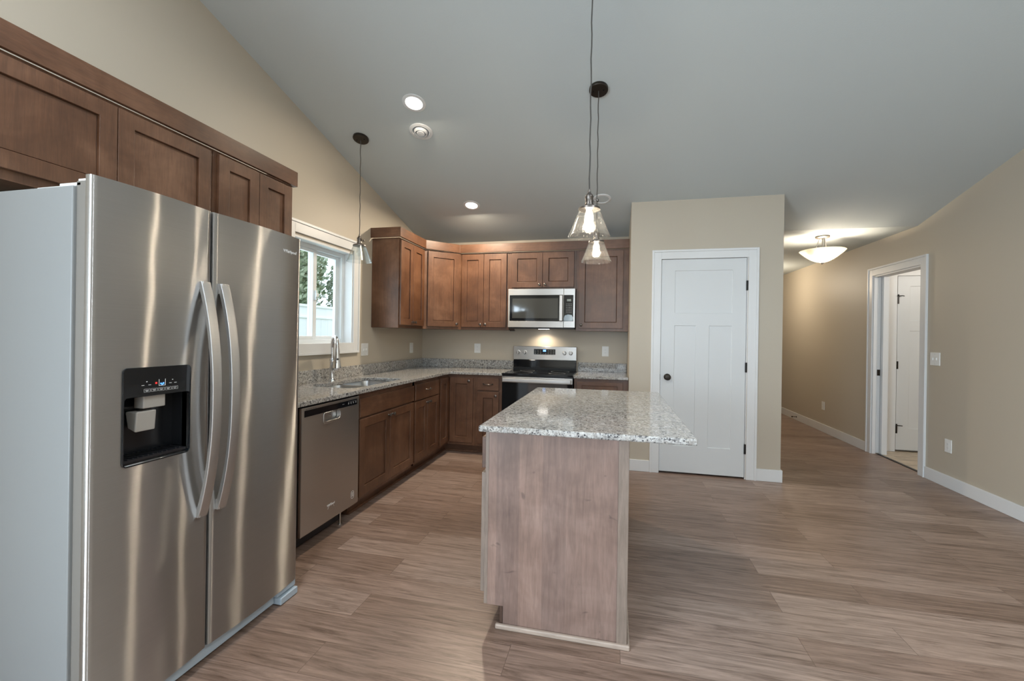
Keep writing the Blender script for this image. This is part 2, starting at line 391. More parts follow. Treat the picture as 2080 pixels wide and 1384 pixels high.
# pantry front wall with door opening, pantry sides
DX0, DX1, DZ = 2.838, 3.620, 2.095
bm = bmesh.new(); T = ce(PY) + .02
for a in ((PX0, DX0, PY, PY + .115, 0, T), (DX1, PX1, PY, PY + .115, 0, T), (DX0, DX1, PY, PY + .115, DZ, T)): box(bm, *a)
prism(bm, [(PY + .115, 0), (.15, 0), (.15, CEZ), (0, CEZ), (PY + .115, ce(PY + .115))], 'x', PX0, PX0 + .115)
struct('wall_pantry', bm, 'wall_paint', 'beige pantry wall block that holds the white panel door', 'wall')
bm = bmesh.new()
prism(bm, [(PY + .115, 0), (4.6, 0), (4.6, CEZ), (0, CEZ), (PY + .115, ce(PY + .115))], 'x', PX1 - .115, PX1)
struct('wall_hall', bm, 'wall_paint', 'beige hallway wall on the far side of the pantry', 'wall')
struct('wall_end', B(PX1, RX, 4.5, 4.6, 0, CEZ), 'wall_paint', 'beige wall closing the far end of the hallway', 'wall')
# right wall with the doorway
OY0, OY1, OZ = -.083, .745, 2.085
bm = bmesh.new()
prism(bm, [(REAR - .15, 0), (OY0, 0), (OY0, ce(OY0)), (RIDGE, ce(RIDGE)), (REAR - .15, ce(REAR - .15))], 'x', RX, RX + .12)
prism(bm, [(OY0, OZ), (OY1, OZ), (OY1, CEZ), (0, CEZ), (OY0, ce(OY0))], 'x', RX, RX + .12)
prism(bm, [(OY1, 0), (4.6, 0), (4.6, CEZ), (OY1, CEZ)], 'x', RX, RX + .12)
struct('wall_right', bm, 'wall_paint', 'long beige wall with the white cased doorway', 'wall')
# rear wall with glazed openings
bm = bmesh.new(); GX0, GX1 = 1.2, 4.8
for a in ((-.15, GX0, 0, ce(REAR)), (GX1, RX + .12, 0, ce(REAR)), (GX0, GX1, 2.25, 2.44), (GX0, GX1, 3.0, ce(REAR))):
    box(bm, a[0], a[1], REAR - .15, REAR, a[2], a[3])
struct('wall_rear', bm, 'wall_paint', 'beige wall with the tall patio glazing behind the viewer', 'wall')
bm = bmesh.new()
for x in (GX0, GX0 + 1.17, GX0 + 2.37, GX1 - .06): box(bm, x, x + .06, REAR - .10, REAR - .03, .04, 2.25)
for z in ((0, .06), (2.19, 2.25), (2.44, 2.49), (2.95, 3.0)): box(bm, GX0, GX1, REAR - .09, REAR - .04, *z)
struct('window_2', bm, 'vinyl_white', 'white framed patio glazing behind the viewer', 'window')
bm = bmesh.new()
for y in (SY0, SY0 + 1.12, SY1 - .06): box(bm, -.12, -.05, y, y + .06, SZ0, SZ1)
for z in (SZ0, SZ1 - .06): box(bm, -.11, -.06, SY0, SY1, z, z + .06)
struct('window_3', bm, 'vinyl_white', 'white framed side patio door behind the viewer', 'window')
# side room
struct('wall_side', B((RX + .12, 5.70, .93, 1.03, 0, 2.44), (6.49, 8.2, .93, 1.03, 0, 2.44), (5.70, 6.49, .93, 1.03, 2.115, 2.44), (5.70, 6.49, 1.0, 1.03, 0, 2.115), (8.1, 8.2, -1.6, .93, 0, 2.44), (RX + .12, 8.2, -1.6, -1.5, 0, 2.44)), 'wall_paint', 'pale wall inside the side room seen through the doorway', 'wall')  # thin box behind the inner door is added to block light leaking under it
light('side_room_lamp', 'POINT', (6.6, -.5, 2.2), 75, SOFT, .12)

# ------------------------------------------------------------------ trim
def casing(name, horizontal, a0, a1, ztop, plane, out, w, label, z0=0, sill=False):
    """flat casing with a raised back band round an opening; horizontal='x' or 'y' is the direction of the wall"""
    bm = bmesh.new()
    def bx(h0, h1, d0, d1, zz0, zz1):
        lo, hi = sorted((plane + out * d0, plane + out * d1))
        if horizontal == 'x': box(bm, h0, h1, lo, hi, zz0, zz1)
        else: box(bm, lo, hi, h0, h1, zz0, zz1)
    zb = z0 - (w if sill else 0); bb = .02
    for (h0, h1, o0, o1) in ((a0 + bb, a0 + w, a0, a0 + bb), (a1 - w, a1 - bb, a1 - bb, a1)):
        bx(h0, h1, 0, .014, zb + (bb if sill else 0), ztop - bb); bx(o0, o1, 0, .021, zb, ztop)
    bx(a0 + w, a1 - w, 0, .014, ztop - w, ztop - bb); bx(a0 + bb, a1 - bb, 0, .021, ztop - bb, ztop)
    if sill: bx(a0 + w, a1 - w, 0, .014, zb + bb, z0); bx(a0 + bb, a1 - bb, 0, .021, zb, zb + bb)
    return struct(name, bm, 'white_trim', label, 'trim', bevel=.002)
casing('trim_1', 'x', 2.757, 3.7105, 2.1765, PY, -1, .088, 'white door casing around the pantry panel door')
casing('trim_2', 'y', -.1715, .8327, 2.1735, RX, -1, .091, 'white door casing around the open side doorway')
casing('trim_3', 'y', -2.425, -1.452, 2.19, 0, 1, .096, 'white window casing over the sink counter', z0=1.232, sill=True)
casing('trim_4', 'x', 5.605, 6.585, 2.20, .93, -1, .095, 'white casing round the inner door of the side room')
# doorway jamb with the pocket-door slot
struct('trim_5', B((RX, RX + .035, OY1 - .018, OY1, 0, OZ - .018), (RX + .080, RX + .12, OY1 - .018, OY1, 0, OZ - .018), (RX, RX + .12, OY0, OY0 + .018, 0, OZ - .018),
                   (RX, RX + .12, OY0, OY1, OZ - .018, OZ), (RX + .080, RX + .135, OY1 - .05, OY1 - .018, 0, OZ - .018)), 'white_trim', 'white jamb boards lining the open side doorway', 'trim', bevel=.0015)
struct('trim_6', B(RX + .045, RX + .075, OY0 + .02, OY1 - .02, -.001, .006), 'black_metal', 'dark threshold strip on the floor of the side doorway', 'trim')
# baseboards
def bb(name, boxes, label): struct(name, B(*boxes), 'white_trim', label, 'baseboard', bevel=.003)
BH = .112
bb('baseboard_pantry', [(PX0 - .014, 2.757, PY - .014, PY, 0, BH), (3.7105, PX1 + .014, PY - .014, PY, 0, BH)], 'white baseboard at the foot of the pantry wall')
bb('baseboard_hall', [(PX1, PX1 + .014, PY, 4.5, 0, BH)], 'white baseboard along the hallway side of the pantry')
bb('baseboard_right', [(RX - .014, RX, .8327, 4.5, 0, BH), (RX - .014, RX, REAR, -.1715, 0, BH)], 'white baseboard along the long right wall')
bb('baseboard_rear', [(0, GX0, REAR, REAR + .014, 0, BH), (GX1, RX, REAR, REAR + .014, 0, BH)], 'white baseboard along the patio wall')
bb('baseboard_side', [(RX + .12, 5.605, .916, .93, 0, BH)], 'white baseboard inside the side room')

# ------------------------------------------------------------------ doors
def hinge(par, x, y, z, stop=False):
    bm = B(x - .009, x + .009, y - .012, y + .004, z - .046, z + .046)
    if stop:
        tube(bm, [(x, y - .012, z + .048), (x + .03, y - .03, z + .05), (x + .055, y - .02, z + .047)], .005, 8)
        tube(bm, [(x, y - .012, z + .048), (x - .02, y - .035, z + .05)], .004, 8); lathe(bm, [(.008, 0), (.008, .02)], (x, y - .012, z + .046), seg=12)
    obj('hinge', bm, 'black_metal', par)
d1 = thing('door_1', 'white three-panel pantry door with bronze knob and dark hinges', 'door', (DX0, PY, 0), kind='structure')
sx0, sx1 = 2.8475, 3.6105; sw = sx1 - sx0
pan = [(.128, sw - .122, 1.548, 1.958), (.128, .320, .258, 1.425), (sw - .322, sw - .122, .258, 1.425)]
obj('door_slab', slab(bmesh.new(), (sx0, PY + .040, .016), (1, 0, 0), (0, -1, 0), sw, 2.07, .035, pan, .007), 'door_paint', d1, bevel=.0025)
obj('door_jamb', B((DX0, sx0 - .003, PY + .001, PY + .1, 0, DZ), (sx1 + .003, DX1, PY + .001, PY + .1, 0, DZ), (DX0, DX1, PY + .001, PY + .1, 2.089, DZ)), 'white_trim', d1)
kn = lathe(bmesh.new(), [(.031, 0), (.032, .006), (.026, .010), (.012, .013), (.011, .030), (.020, .036), (.029, .046), (.030, .055), (.024, .064), (.010, .068), (0, .068)], (2.913, PY + .004, .939), (0, -1, 0), 32)
obj('door_knob', kn, 'bronze', d1, smooth=True)
obj('latch_plate', B(2.8405, 2.8485, PY + .0035, PY + .006, .905, .965), 'bronze', d1)
for z in (1.824, 1.052, .284): hinge(d1, 3.615, PY + .006, z)
struct('pantry_gap_shade', B(DX0 - .2, DX1 + .2, PY + .13, PY + .14, .005, 2.3), 'gap_shade', 'black sheet standing in for shade behind the pantry door', 'wall')  # thin sheet painted near-black as the shade in the door gaps
d2 = thing('door_2', 'white panelled inner door of the side room on black hinges', 'door', (5.70, .93, 0), kind='structure')
sw2 = .77
obj('door_slab', slab(bmesh.new(), (5.713, .97, .02), (1, 0, 0), (0, -1, 0), sw2, 2.085, .035, [(.128, sw2 - .122, 1.548, 1.958), (.128, .320, .258, 1.425), (sw2 - .322, sw2 - .122, .258, 1.425)], .009), 'door_paint', d2, bevel=.0025)
for z in (1.815, 1.035, .265): hinge(d2, 5.710, .928, z, z != 1.035)
d3 = thing('door_3', 'white pocket door edge inside the side doorway jamb', 'door', (RX + .057, OY1, 0), kind='structure')
obj('door_slab', B(RX + .040, RX + .075, OY1 - .012, OY1 + .7, .012, OZ - .02), 'door_paint', d3, bevel=.002)
obj('edge_pull', B(RX + .043, RX + .072, OY1 - .016, OY1 - .011, .915, .985), 'bronze', d3)

# ------------------------------------------------------------------ kitchen window
w1 = thing('window_1', 'white vinyl sliding window over the kitchen sink', 'window', (0, -1.94, 1.215), kind='structure')
jt = .016
obj('window_jamb', B((-.085, 0.002, WY0, WY0 + jt, WZ0, WZ1), (-.085, 0.002, WY1 - jt, WY1, WZ0, WZ1), (-.085, .002, WY0, WY1, WZ1 - jt, WZ1), (-.085, .002, WY0, WY1, WZ0, WZ0 + jt)), 'white_trim', w1)
fo = .05; a0, a1, b0, b1 = WY0, WY1, WZ0, WZ1
obj('window_frame', B((-.15, -.085, a0, a0 + fo, b0, b1), (-.15, -.085, a1 - fo, a1, b0, b1), (-.15, -.085, a0 + fo, a1 - fo, b1 - fo, b1), (-.15, -.085, a0 + fo, a1 - fo, b0, b0 + fo)), 'vinyl_white', w1, bevel=.003)
def sash(y0, y1, x0, x1, st):
    m = st
    s = obj('sash', B((x0, x1, y0, y0 + m, b0 + fo, b1 - fo), (x0, x1, y1 - m, y1, b0 + fo, b1 - fo), (x0, x1, y0 + m, y1 - m, b1 - fo - m * .6, b1 - fo), (x0, x1, y0 + m, y1 - m, b0 + fo, b0 + fo + m * .6)), 'vinyl_white', w1, bevel=.003)
    xm = (x0 + x1) / 2
    obj('pane', B(xm - .003, xm + .003, y0 + m, y1 - m, b0 + fo + m * .6, b1 - fo - m * .6), 'window_glass', s)
sash(-1.985, a1 - fo, -.145, -.118, .045); sash(a0 + fo, -1.940, -.117, -.090, .045)
obj('sash_lock', B((-.09, -.072, -1.968, -1.952, 1.60, 1.68), (-.072, -.062, -1.975, -1.945, 1.625, 1.655)), 'vinyl_white', w1, bevel=.002)

# ------------------------------------------------------------------ cabinets
def knob_at(par, p, n):
    bm = lathe(bmesh.new(), [(.008, 0), (.007, .004), (.0055, .012), (.010, .017), (.0155, .021), (.0155, .026), (.010, .030), (0, .031)], p, n, 20)
    obj('knob', bm, 'pewter', par, smooth=True)
def pull_at(par, p, u, n, w=.10):
    p, u, n = Vector(p), Vector(u), Vector(n); pts = []
    for i in range(13):
        t = i / 12 * 2 - 1; pts.append(p + u * (t * w / 2) + n * (.004 + .024 * (1 - abs(t) ** 3.2)) - Vector((0, 0, .003 * (1 - t * t))))
    bm = tube(bmesh.new(), pts, .0045, 10)
    for s in (-1, 1): lathe(bm, [(.009, 0), (.006, .006)], p + u * (s * w / 2), n, 12)
    obj('pull', bm, 'pewter', par, smooth=True)
XN, YN, XU, YU = (1, 0, 0), (0, -1, 0), (1, 0, 0), (0, 1, 0)
def door_x(par, face, y0, y1, z0, z1, knob=None, name='door'):
    d = obj(name, shaker((face, y0, z0), YU, XN, y1 - y0, z1 - z0), 'cabinet_wood' if z1 - z0 > .2 else 'cabinet_rail', par, bevel=.0022)
    if knob: knob_at(d, (face + .019, *knob), XN)
    return d
def door_y(par, face, x0, x1, z0, z1, knob=None, name='door'):
    d = obj(name, shaker((x0, face, z0), XU, YN, x1 - x0, z1 - z0), 'cabinet_wood' if z1 - z0 > .2 else 'cabinet_rail', par, bevel=.0022)
    if knob: knob_at(d, (knob[0], face - .019, knob[1]), YN)
    return d
FX = .602; FY = -.606; TK = .532
# base cabinets: left run
def base_left(name, y0, y1, label):
    c = thing(name, label, 'cabinet', (0, y0, 0))
    a, b = y0 + .001, y1 - .001
    obj('carcass', B((.003, FX, a, a + .018, .1, .882), (.003, FX, b - .018, b, .1, .882), (.003, FX, a, b, .1, .118), (.003, .012, a, b, .118, .882), (.584, FX, a, b, .69, .882), (.584, FX, a, b, .118, .135), (.584, FX, (a + b) / 2 - .02, (a + b) / 2 + .02, .118, .69)), 'cabinet_wood', c)
    obj('shoe_molding', B(TK + .0005, TK + .014, a, b, 0, .018), 'cabinet_rail', c, bevel=.004)
    obj('toe_kick', B(.01, TK, y0 + .001, y1 - .001, 0, .1), 'cabinet_rail', c)
    return c
c = base_left('base_cabinet', -2.388, -1.487, 'dark brown sink base cabinet with two doors under the sink')
door_x(c, FX, -2.375, -1.505, .708, .846, name='false_drawer')
door_x(c, FX, -2.375, -1.939, .130, .694, (-1.968, .660)); door_x(c, FX, -1.935, -1.505, .130, .694, (-1.906, .660))
c = base_left('base_cabinet', -1.487, -.884, 'dark brown base cabinet with one drawer and two doors, between sink base and corner')
d = obj('drawer', shaker((FX, -1.468, .700), YU, XN, .556, .152), 'cabinet_rail', c, bevel=.0022); pull_at(d, (FX + .019, -1.19, .783), YU, XN)
door_x(c, FX, -1.468, -1.200, .130, .690, (-1.228, .657)); door_x(c, FX, -1.196, -.912, .130, .690, (-1.168, .657))
# corner base
c = thing('corner_base_cabinet', 'brown corner base cabinet with two folding door leaves meeting at the inside corner', 'cabinet', (0, -.884, 0))
bm = bmesh.new(); prism(bm, [(.003, -.883), (FX, -.883), (FX, FY), (.924, FY), (.924, -.003), (.003, -.003)], 'z', .1, .882); obj('carcass', bm, 'cabinet_wood', c)
bm = bmesh.new(); prism(bm, [(.01, -.883), (TK, -.883), (TK, -TK + .025), (.924, -TK + .025), (.924, -.01), (.01, -.01)], 'z', 0, .1); obj('toe_kick', bm, 'cabinet_rail', c)
obj('shoe_molding', B((TK + .0005, TK + .014, -.883, -TK + .011, 0, .018), (TK + .014, .924, -TK + .011, -TK + .0245, 0, .018)), 'cabinet_rail', c, bevel=.004)
door_x(c, FX, -.862, -.630, .130, .852); door_y(c, FY, .630, .896, .130, .846, (.856, .815))
c = thing('base_cabinet', 'narrow brown base cabinet with drawer and door, left of the range', 'cabinet', (.925, 0, 0))
obj('carcass', B(.926, 1.228, FY, -.003, .1, .882), 'cabinet_wood', c); obj('toe_kick', B(.926, 1.228, -TK + .025, -.01, 0, .1), 'cabinet_rail', c)
d = obj('drawer', shaker((.950, FY, .718), XU, YN, .242, .134), 'cabinet_rail', c, bevel=.0022); pull_at(d, (1.070, FY - .019, .786), XU, YN)
door_y(c, FY, .950, 1.192, .130, .700, (1.162, .662))
c = thing('base_cabinet', 'brown base cabinet with a wide drawer, right of the range beside the pantry', 'cabinet', (2.0, 0, 0))
obj('carcass', B(2.003, 2.551, FY, -.003, .1, .882), 'cabinet_wood', c); obj('toe_kick', B(2.003, 2.551, -TK + .025, -.01, 0, .1), 'cabinet_rail', c)
d = obj('drawer', slab(bmesh.new(), (2.03, FY, .700), XU, YN, .468, .152, .019, [(.055, .413, .04, .112)], .006), 'cabinet_rail', c, bevel=.0022); pull_at(d, (2.26, FY - .019, .775), XU, YN)
door_y(c, FY, 2.03, 2.262, .130, .688, (2.235, .655)); door_y(c, FY, 2.266, 2.498, .130, .688, (2.292, .655))
tag(obj('end_panel', B(.003, .60, -3.022, -3.000, 0, .882), 'cabinet_wood'), 'brown end panel between refrigerator and dishwasher', 'panel')

# wall cabinets over the refrigerator
UF = .308
def upper_left(name, y0, y1, z0, label):
    c = thing(name, label, 'cabinet', (0, y0, z0)); obj('carcass', B(.003, UF, y0 + .001, y1 - .001, z0, 2.285), 'cabinet_wood', c); return c
c = upper_left('wall_cabinet', -4.235, -3.306, 1.838, 'short brown two-door wall cabinet directly above the refrigerator')
door_x(c, UF, -4.216, -3.771, 1.874, 2.266); door_x(c, UF, -3.767, -3.330, 1.874, 2.266)
c = upper_left('wall_cabinet', -3.305, -2.722, 1.384, 'brown two-door wall cabinet between the refrigerator cabinet and the window')
door_x(c, UF, -3.280, -3.009, 1.414, 2.268); door_x(c, UF, -3.005, -2.737, 1.414, 2.268)
CZ0, CZ1 = 2.287, 2.384
def band(path, t):
    """board of thickness t following an open path of (x,y), on its inner (right-hand) side"""
    P = [Vector((*p, 0)) for p in path]; inn = []
    for i, p in enumerate(P):
        d0 = (p - P[i - 1]).normalized() if i else (P[1] - p).normalized(); d1 = (P[i + 1] - p).normalized() if i < len(P) - 1 else d0
        n0 = Vector((-d0.y, d0.x, 0)); n1 = Vector((-d1.y, d1.x, 0)); m = (n0 + n1).normalized(); inn.append(p + m * (t / max(.3, m.dot(n0))))
    return [(p.x, p.y) for p in P] + [(p.x, p.y) for p in inn[::-1]]
bm = bmesh.new(); prism(bm, band([(.332, -4.27), (.332, -2.694), (.001, -2.694)], .02), 'z', CZ0, CZ1)
tag(obj('crown_molding', bm, 'cabinet_rail', bevel=.002), 'flat brown crown board on top of the cabinets above the refrigerator', 'moulding')
# wall cabinets: window side, corner, range wall
c = thing('wall_cabinet', 'tall brown two-door wall cabinet beside the window', 'cabinet', (0, -1.2207, 1.384))
obj('carcass', B(.003, .300, -1.2207, -.637, 1.384, 2.285), 'cabinet_wood', c)
door_x(c, .301, -1.208, -.934, 1.414, 2.268, (-.962, 1.447)); door_x(c, .301, -.930, -.656, 1.414, 2.268, (-.902, 1.447))
c = thing('corner_wall_cabinet', 'brown corner wall cabinet with a single angled door', 'cabinet', (0, 0, 1.384))
bm = bmesh.new(); prism(bm, [(.003, -.636), (.300, -.636), (.634, -.306), (.634, -.003), (.003, -.003)], 'z', 1.384, 2.285); obj('carcass', bm, 'cabinet_wood', c)
U = Vector((.334, .330, 0)).normalized(); NN = Vector((U.y, -U.x, 0)); L = math.hypot(.334, .330)
O = Vector((.300, -.636, 1.414)) + U * .045 + NN * .001; dw = L - .085
d = obj('door', slab(bmesh.new(), O, U, NN, dw, .854, .019, [(.066, dw - .066, .066, .788, .016), (.070, dw - .070, .070, .784, .010)]), 'cabinet_wood', c, bevel=.0022)
knob_at(d, O + U * (dw - .034) + NN * .019 + Vector((0, 0, .034)), NN)
UY = -.306
c = thing('wall_cabinet', 'brown two-door wall cabinet left of the microwave', 'cabinet', (.635, 0, 1.384))
obj('carcass', B(.635, 1.217, UY, -.003, 1.384, 2.285), 'cabinet_wood', c)
door_y(c, UY, .640, .910, 1.414, 2.268, (.882, 1.447)); door_y(c, UY, .914, 1.186, 1.414, 2.268, (.942, 1.447))
c = thing('wall_cabinet', 'short brown two-door wall cabinet above the microwave', 'cabinet', (1.218, 0, 1.852))
obj('carcass', B(1.218, 1.986, UY, -.003, 1.852, 2.285), 'cabinet_wood', c)
door_y(c, UY, 1.247, 1.604, 1.872, 2.268, (1.574, 1.904)); door_y(c, UY, 1.608, 1.960, 1.872, 2.268, (1.638, 1.904))
c = thing('wall_cabinet', 'brown single-door wall cabinet between the microwave and the pantry', 'cabinet', (1.987, 0, 1.384))
obj('carcass', B(1.987, 2.551, UY, -.003, 1.384, 2.285), 'cabinet_wood', c)
door_y(c, UY, 2.016, 2.492, 1.414, 2.268, (2.046, 1.449))
bm = bmesh.new(); prism(bm, band([(.001, -1.254), (.332, -1.254), (.332, -.650), (.620, -.338), (2.551, -.338)], .02), 'z', CZ0, CZ1)
tag(obj('crown_molding', bm, 'cabinet_rail', bevel=.002), 'flat brown crown board wrapping the corner cabinets and range wall', 'moulding')

# ------------------------------------------------------------------ countertops, sink, faucet
CX, CY, C0, C1 = .6363, -.6414, .884, .914
SKX0, SKX1, SKY0, SKY1 = .150, .545, -2.34, -1.57
def rrect(x0, x1, y0, y1, r, n=6):
    P = []
    for (px, py, a) in ((x1 - r, y1 - r, 0), (x0 + r, y1 - r, PI / 2), (x0 + r, y0 + r, PI), (x1 - r, y0 + r, 1.5 * PI)):
        P += [(px + r * math.cos(a + PI / 2 * i / n), py + r * math.sin(a + PI / 2 * i / n)) for i in range(n + 1)]
    return P
def counter_left():
    bm = bmesh.new(); hole = rrect(SKX0, SKX1, SKY0, SKY1, .07)
    outer = [(.0, -3.27), (CX, -3.27), (CX, CY), (1.231, CY), (1.231, 0), (0, 0)]
    for z in (C0, C1):
        vo = [bm.verts.new((*p, z)) for p in outer]; vh = [bm.verts.new((*p, z)) for p in hole]
        ed = [bm.edges.new((vo[i], vo[(i + 1) % len(vo)])) for i in range(len(vo))] + [bm.edges.new((vh[i], vh[(i + 1) % len(vh)])) for i in range(len(vh))]
        bmesh.ops.triangle_fill(bm, use_beauty=True, edges=ed)
        if z == C0: lo, lh = vo, vh
    for a, b in ((lo, vo), (lh, vh)):
        for i in range(len(a)): bm.faces.new((a[i], a[(i + 1) % len(a)], b[(i + 1) % len(a)], b[i]))
    return bm
tag(obj('countertop', counter_left(), 'granite', bevel=.004), 'L-shaped speckled grey granite countertop with the sink cut-out', 'countertop')
tag(obj('countertop', B(1.998, 2.551, CY, 0, C0, C1), 'granite', bevel=.004), 'short speckled granite countertop between the range and the pantry', 'countertop')
g = 'granite backsplashes'
tag(obj('backsplash', B(0.001, .02, -3.27, -.001, C1, 1.0165), 'granite', bevel=.002), 'long low granite backsplash under the window', 'backsplash', g)
tag(obj('backsplash', B(.0205, 1.222, -.02, -.001, C1, 1.0165), 'granite', bevel=.002), 'low granite backsplash from the corner to the range', 'backsplash', g)
tag(obj('backsplash', B(1.995, 2.551, -.02, -.001, C1, 1.0165), 'granite', bevel=.002), 'short granite backsplash between range and pantry', 'backsplash', g)
sk = thing('sink', 'stainless double-bowl undermount sink in the granite counter', 'sink', (.35, -1.955, C0))
def bowl(y0, y1):
    bm = bmesh.new(); x0, x1 = SKX0 - .012, SKX1 + .012; Ls = []
    for (z, ins, r) in ((.8835, -.012, .08), (.8835, .0, .075), (.862, .004, .07), (.72, .012, .07), (.700, .03, .06), (.696, .09, .03)):
        Ls.append([bm.verts.new((*p, z)) for p in rrect(x0 + ins, x1 - ins, y0 + ins, y1 - ins, r)])
    for a, b in zip(Ls, Ls[1:]):
        for i in range(len(a)): bm.faces.new((a[i], a[(i + 1) % len(a)], b[(i + 1) % len(a)], b[i]))
    bm.faces.new(Ls[-1]); return bm
for y0, y1 in ((SKY0 - .012, -1.968), (-1.940, SKY1 + .012)):
    b = obj('bowl', bowl(y0, y1), 'sink_steel', sk, smooth=True)
    obj('drain', lathe(bmesh.new(), [(.045, 0), (.042, .004), (.02, .003), (0, .001)], (.35, (y0 + y1) / 2, .697), seg=24), 'chrome', b, smooth=True)
fc = thing('faucet', 'chrome pull-down kitchen faucet with tall gooseneck behind the sink', 'faucet', (.100, -1.980, C1))
fb = Vector((.100, -1.980, C1)); fd = Vector((.741, -.658, 0)).normalized()
obj('faucet_body', lathe(bmesh.new(), [(.030, 0), (.030, .006), (.024, .016), (.020, .03), (.0195, .15), (.0225, .155), (.0225, .175), (.017, .185), (.0135, .20)], fb, seg=28), 'chrome', fc, smooth=True)
pts = [fb + Vector((0, 0, z)) for z in (.19, .24, .28)]
Rg = .08
for i in range(1, 13):
    a = PI * i / 12; pts.append(fb + Vector((0, 0, .295)) + fd * (Rg - Rg * math.cos(a)) + Vector((0, 0, Rg * math.sin(a))))
obj('spout', tube(bmesh.new(), pts, .0145, 16), 'chrome', fc, smooth=True)
sp = obj('spray_head', lathe(bmesh.new(), [(.0145, .005), (.018, -.02), (.021, -.06), (.027, -.12), (.032, -.16), (.032, -.172), (.026, -.176), (0, -.176)], pts[-1], seg=28), 'chrome', fc, smooth=True)
obj('spray_button', lathe(bmesh.new(), [(.008, .012), (.008, .0275), (0, .029)], pts[-1] + Vector((0, 0, -.10)), fd, 12), 'black_plastic', sp)
lv = Vector((.55, .83, 0)).normalized(); lp = fb + Vector((0, 0, .10))
bm = lathe(bmesh.new(), [(.013, .015), (.013, .038), (.010, .042), (0, .043)], lp, lv, 16); tube(bm, [lp + lv * .032, lp + lv * .05 + Vector((0, 0, .02)), lp + lv * .062 + Vector((0, 0, .075))], .006, 10, [.006, .0065, .005])
obj('lever_handle', bm, 'chrome', fc, smooth=True)

# ------------------------------------------------------------------ lettering
def lettering(text, size, O, U, NN, depth=.0006, squash=1.0):
    cu = bpy.data.curves.new('lettering', 'FONT'); cu.body = text; cu.size = size; cu.extrude = depth; cu.align_x = 'CENTER'; cu.align_y = 'CENTER'; cu.resolution_u = 3
    o = bpy.data.objects.new('lettering', cu); COL.objects.link(o); bpy.context.view_layer.update()
    me = bpy.data.meshes.new_from_object(o.evaluated_get(bpy.context.evaluated_depsgraph_get())); bpy.data.objects.remove(o)
    bm = bmesh.new(); bm.from_mesh(me); bpy.data.meshes.remove(me)
    U, NN = Vector(U).normalized(), Vector(NN).normalized(); m = Matrix((U * squash, Vector((0, 0, 1)), NN)).transposed().to_4x4(); m.translation = Vector(O)
    bmesh.ops.transform(bm, matrix=m, verts=bm.verts); return bm

# ------------------------------------------------------------------ refrigerator
FY0, FYM, FY1, FT = -4.1977, -3.788, -3.2897, 1.789
rf = thing('refrigerator', 'stainless side-by-side refrigerator with ice and water dispenser', 'refrigerator', (.45, -3.744, 0))
obj('cabinet_body', B(.06, .773, FY0, FY1, .012, 1.760), 'fridge_grey', rf, bevel=.004, label='plain grey painted side and top of the refrigerator')
obj('door_gasket', B((.7735, .824, FY0 + .010, FYM - .006, .08, .864), (.7735, .824, FY0 + .010, FYM - .006, 1.196, 1.775), (.7735, .824, FY0 + .010, -4.112, .864, 1.196), (.7735, .824, -3.878, FYM - .006, .864, 1.196), (.7735, .824, FYM + .006, FY1 - .010, .08, 1.775)), 'gasket_grey', rf)
ZB = .0737
DSY0, DSY1, DSZ0, DSZ1 = -4.106, -3.884, .872, 1.188
def fdoor(y0, y1, hole=None):
    bm = bmesh.new(); n = 22; ys = {y0 + (y1 - y0) * i / n for i in range(n + 1)}; zs = {ZB, FT}
    edge = .008; ys |= {y0 + edge, y1 - edge, y0 + .003, y1 - .003}
    if hole: ys = {y for y in ys if abs(y - hole[0]) > .006 and abs(y - hole[1]) > .006} | {hole[0], hole[1]}; zs |= {hole[2], hole[3]}
    ys = sorted(ys); zs = sorted(zs); yc, hw = (y0 + y1) / 2, (y1 - y0) / 2
    def xf(y):
        t = (y - yc) / hw; d = min(y - y0, y1 - y); r = 0
        if d < edge: r = .009 * (1 - math.sqrt(max(0, 1 - (1 - d / edge) ** 2)))
        return .846 + .013 * (1 - t * t) - r
    V = {}
    def P(y, z, back=False):
        k = (round(y, 6), round(z, 6), back)
        if k not in V: V[k] = bm.verts.new((.825 if back else xf(y), y, z))
        return V[k]
    inh = lambda y, z: hole and hole[0] < y < hole[1] and hole[2] < z < hole[3]
    for i in range(len(ys) - 1):
        for j in range(len(zs) - 1):
            if inh((ys[i] + ys[i + 1]) / 2, (zs[j] + zs[j + 1]) / 2): continue
            q = ((ys[i], zs[j]), (ys[i + 1], zs[j]), (ys[i + 1], zs[j + 1]), (ys[i], zs[j + 1]))
            bm.faces.new([P(*a) for a in q]); bm.faces.new([P(*a, True) for a in q[::-1]])
    for i in range(len(ys) - 1):
        for z in (zs[0], zs[-1]): bm.faces.new((P(ys[i], z), P(ys[i + 1], z), P(ys[i + 1], z, True), P(ys[i], z, True)))
    for j in range(len(zs) - 1):
        for y in (ys[0], ys[-1]): bm.faces.new((P(y, zs[j]), P(y, zs[j + 1]), P(y, zs[j + 1], True), P(y, zs[j], True)))
    if hole:
        hy = [y for y in ys if hole[0] <= y <= hole[1]]
        for i in range(len(hy) - 1):
            for z in hole[2:]: bm.faces.new((P(hy[i], z), P(hy[i + 1], z), P(hy[i + 1], z, True), P(hy[i], z, True)))
        for y in hole[:2]: bm.faces.new((P(y, hole[2]), P(y, hole[3]), P(y, hole[3], True), P(y, hole[2], True)))
    return bm
dl = obj('freezer_door', fdoor(FY0, FYM - .003, (DSY0, DSY1, DSZ0, DSZ1)), 'brushed_steel', rf, smooth=True, label='narrower stainless door with the dispenser')
dr = obj('refrigerator_door', fdoor(FYM + .003, FY1), 'brushed_steel', rf, smooth=True, label='wider stainless door with the small nameplate')
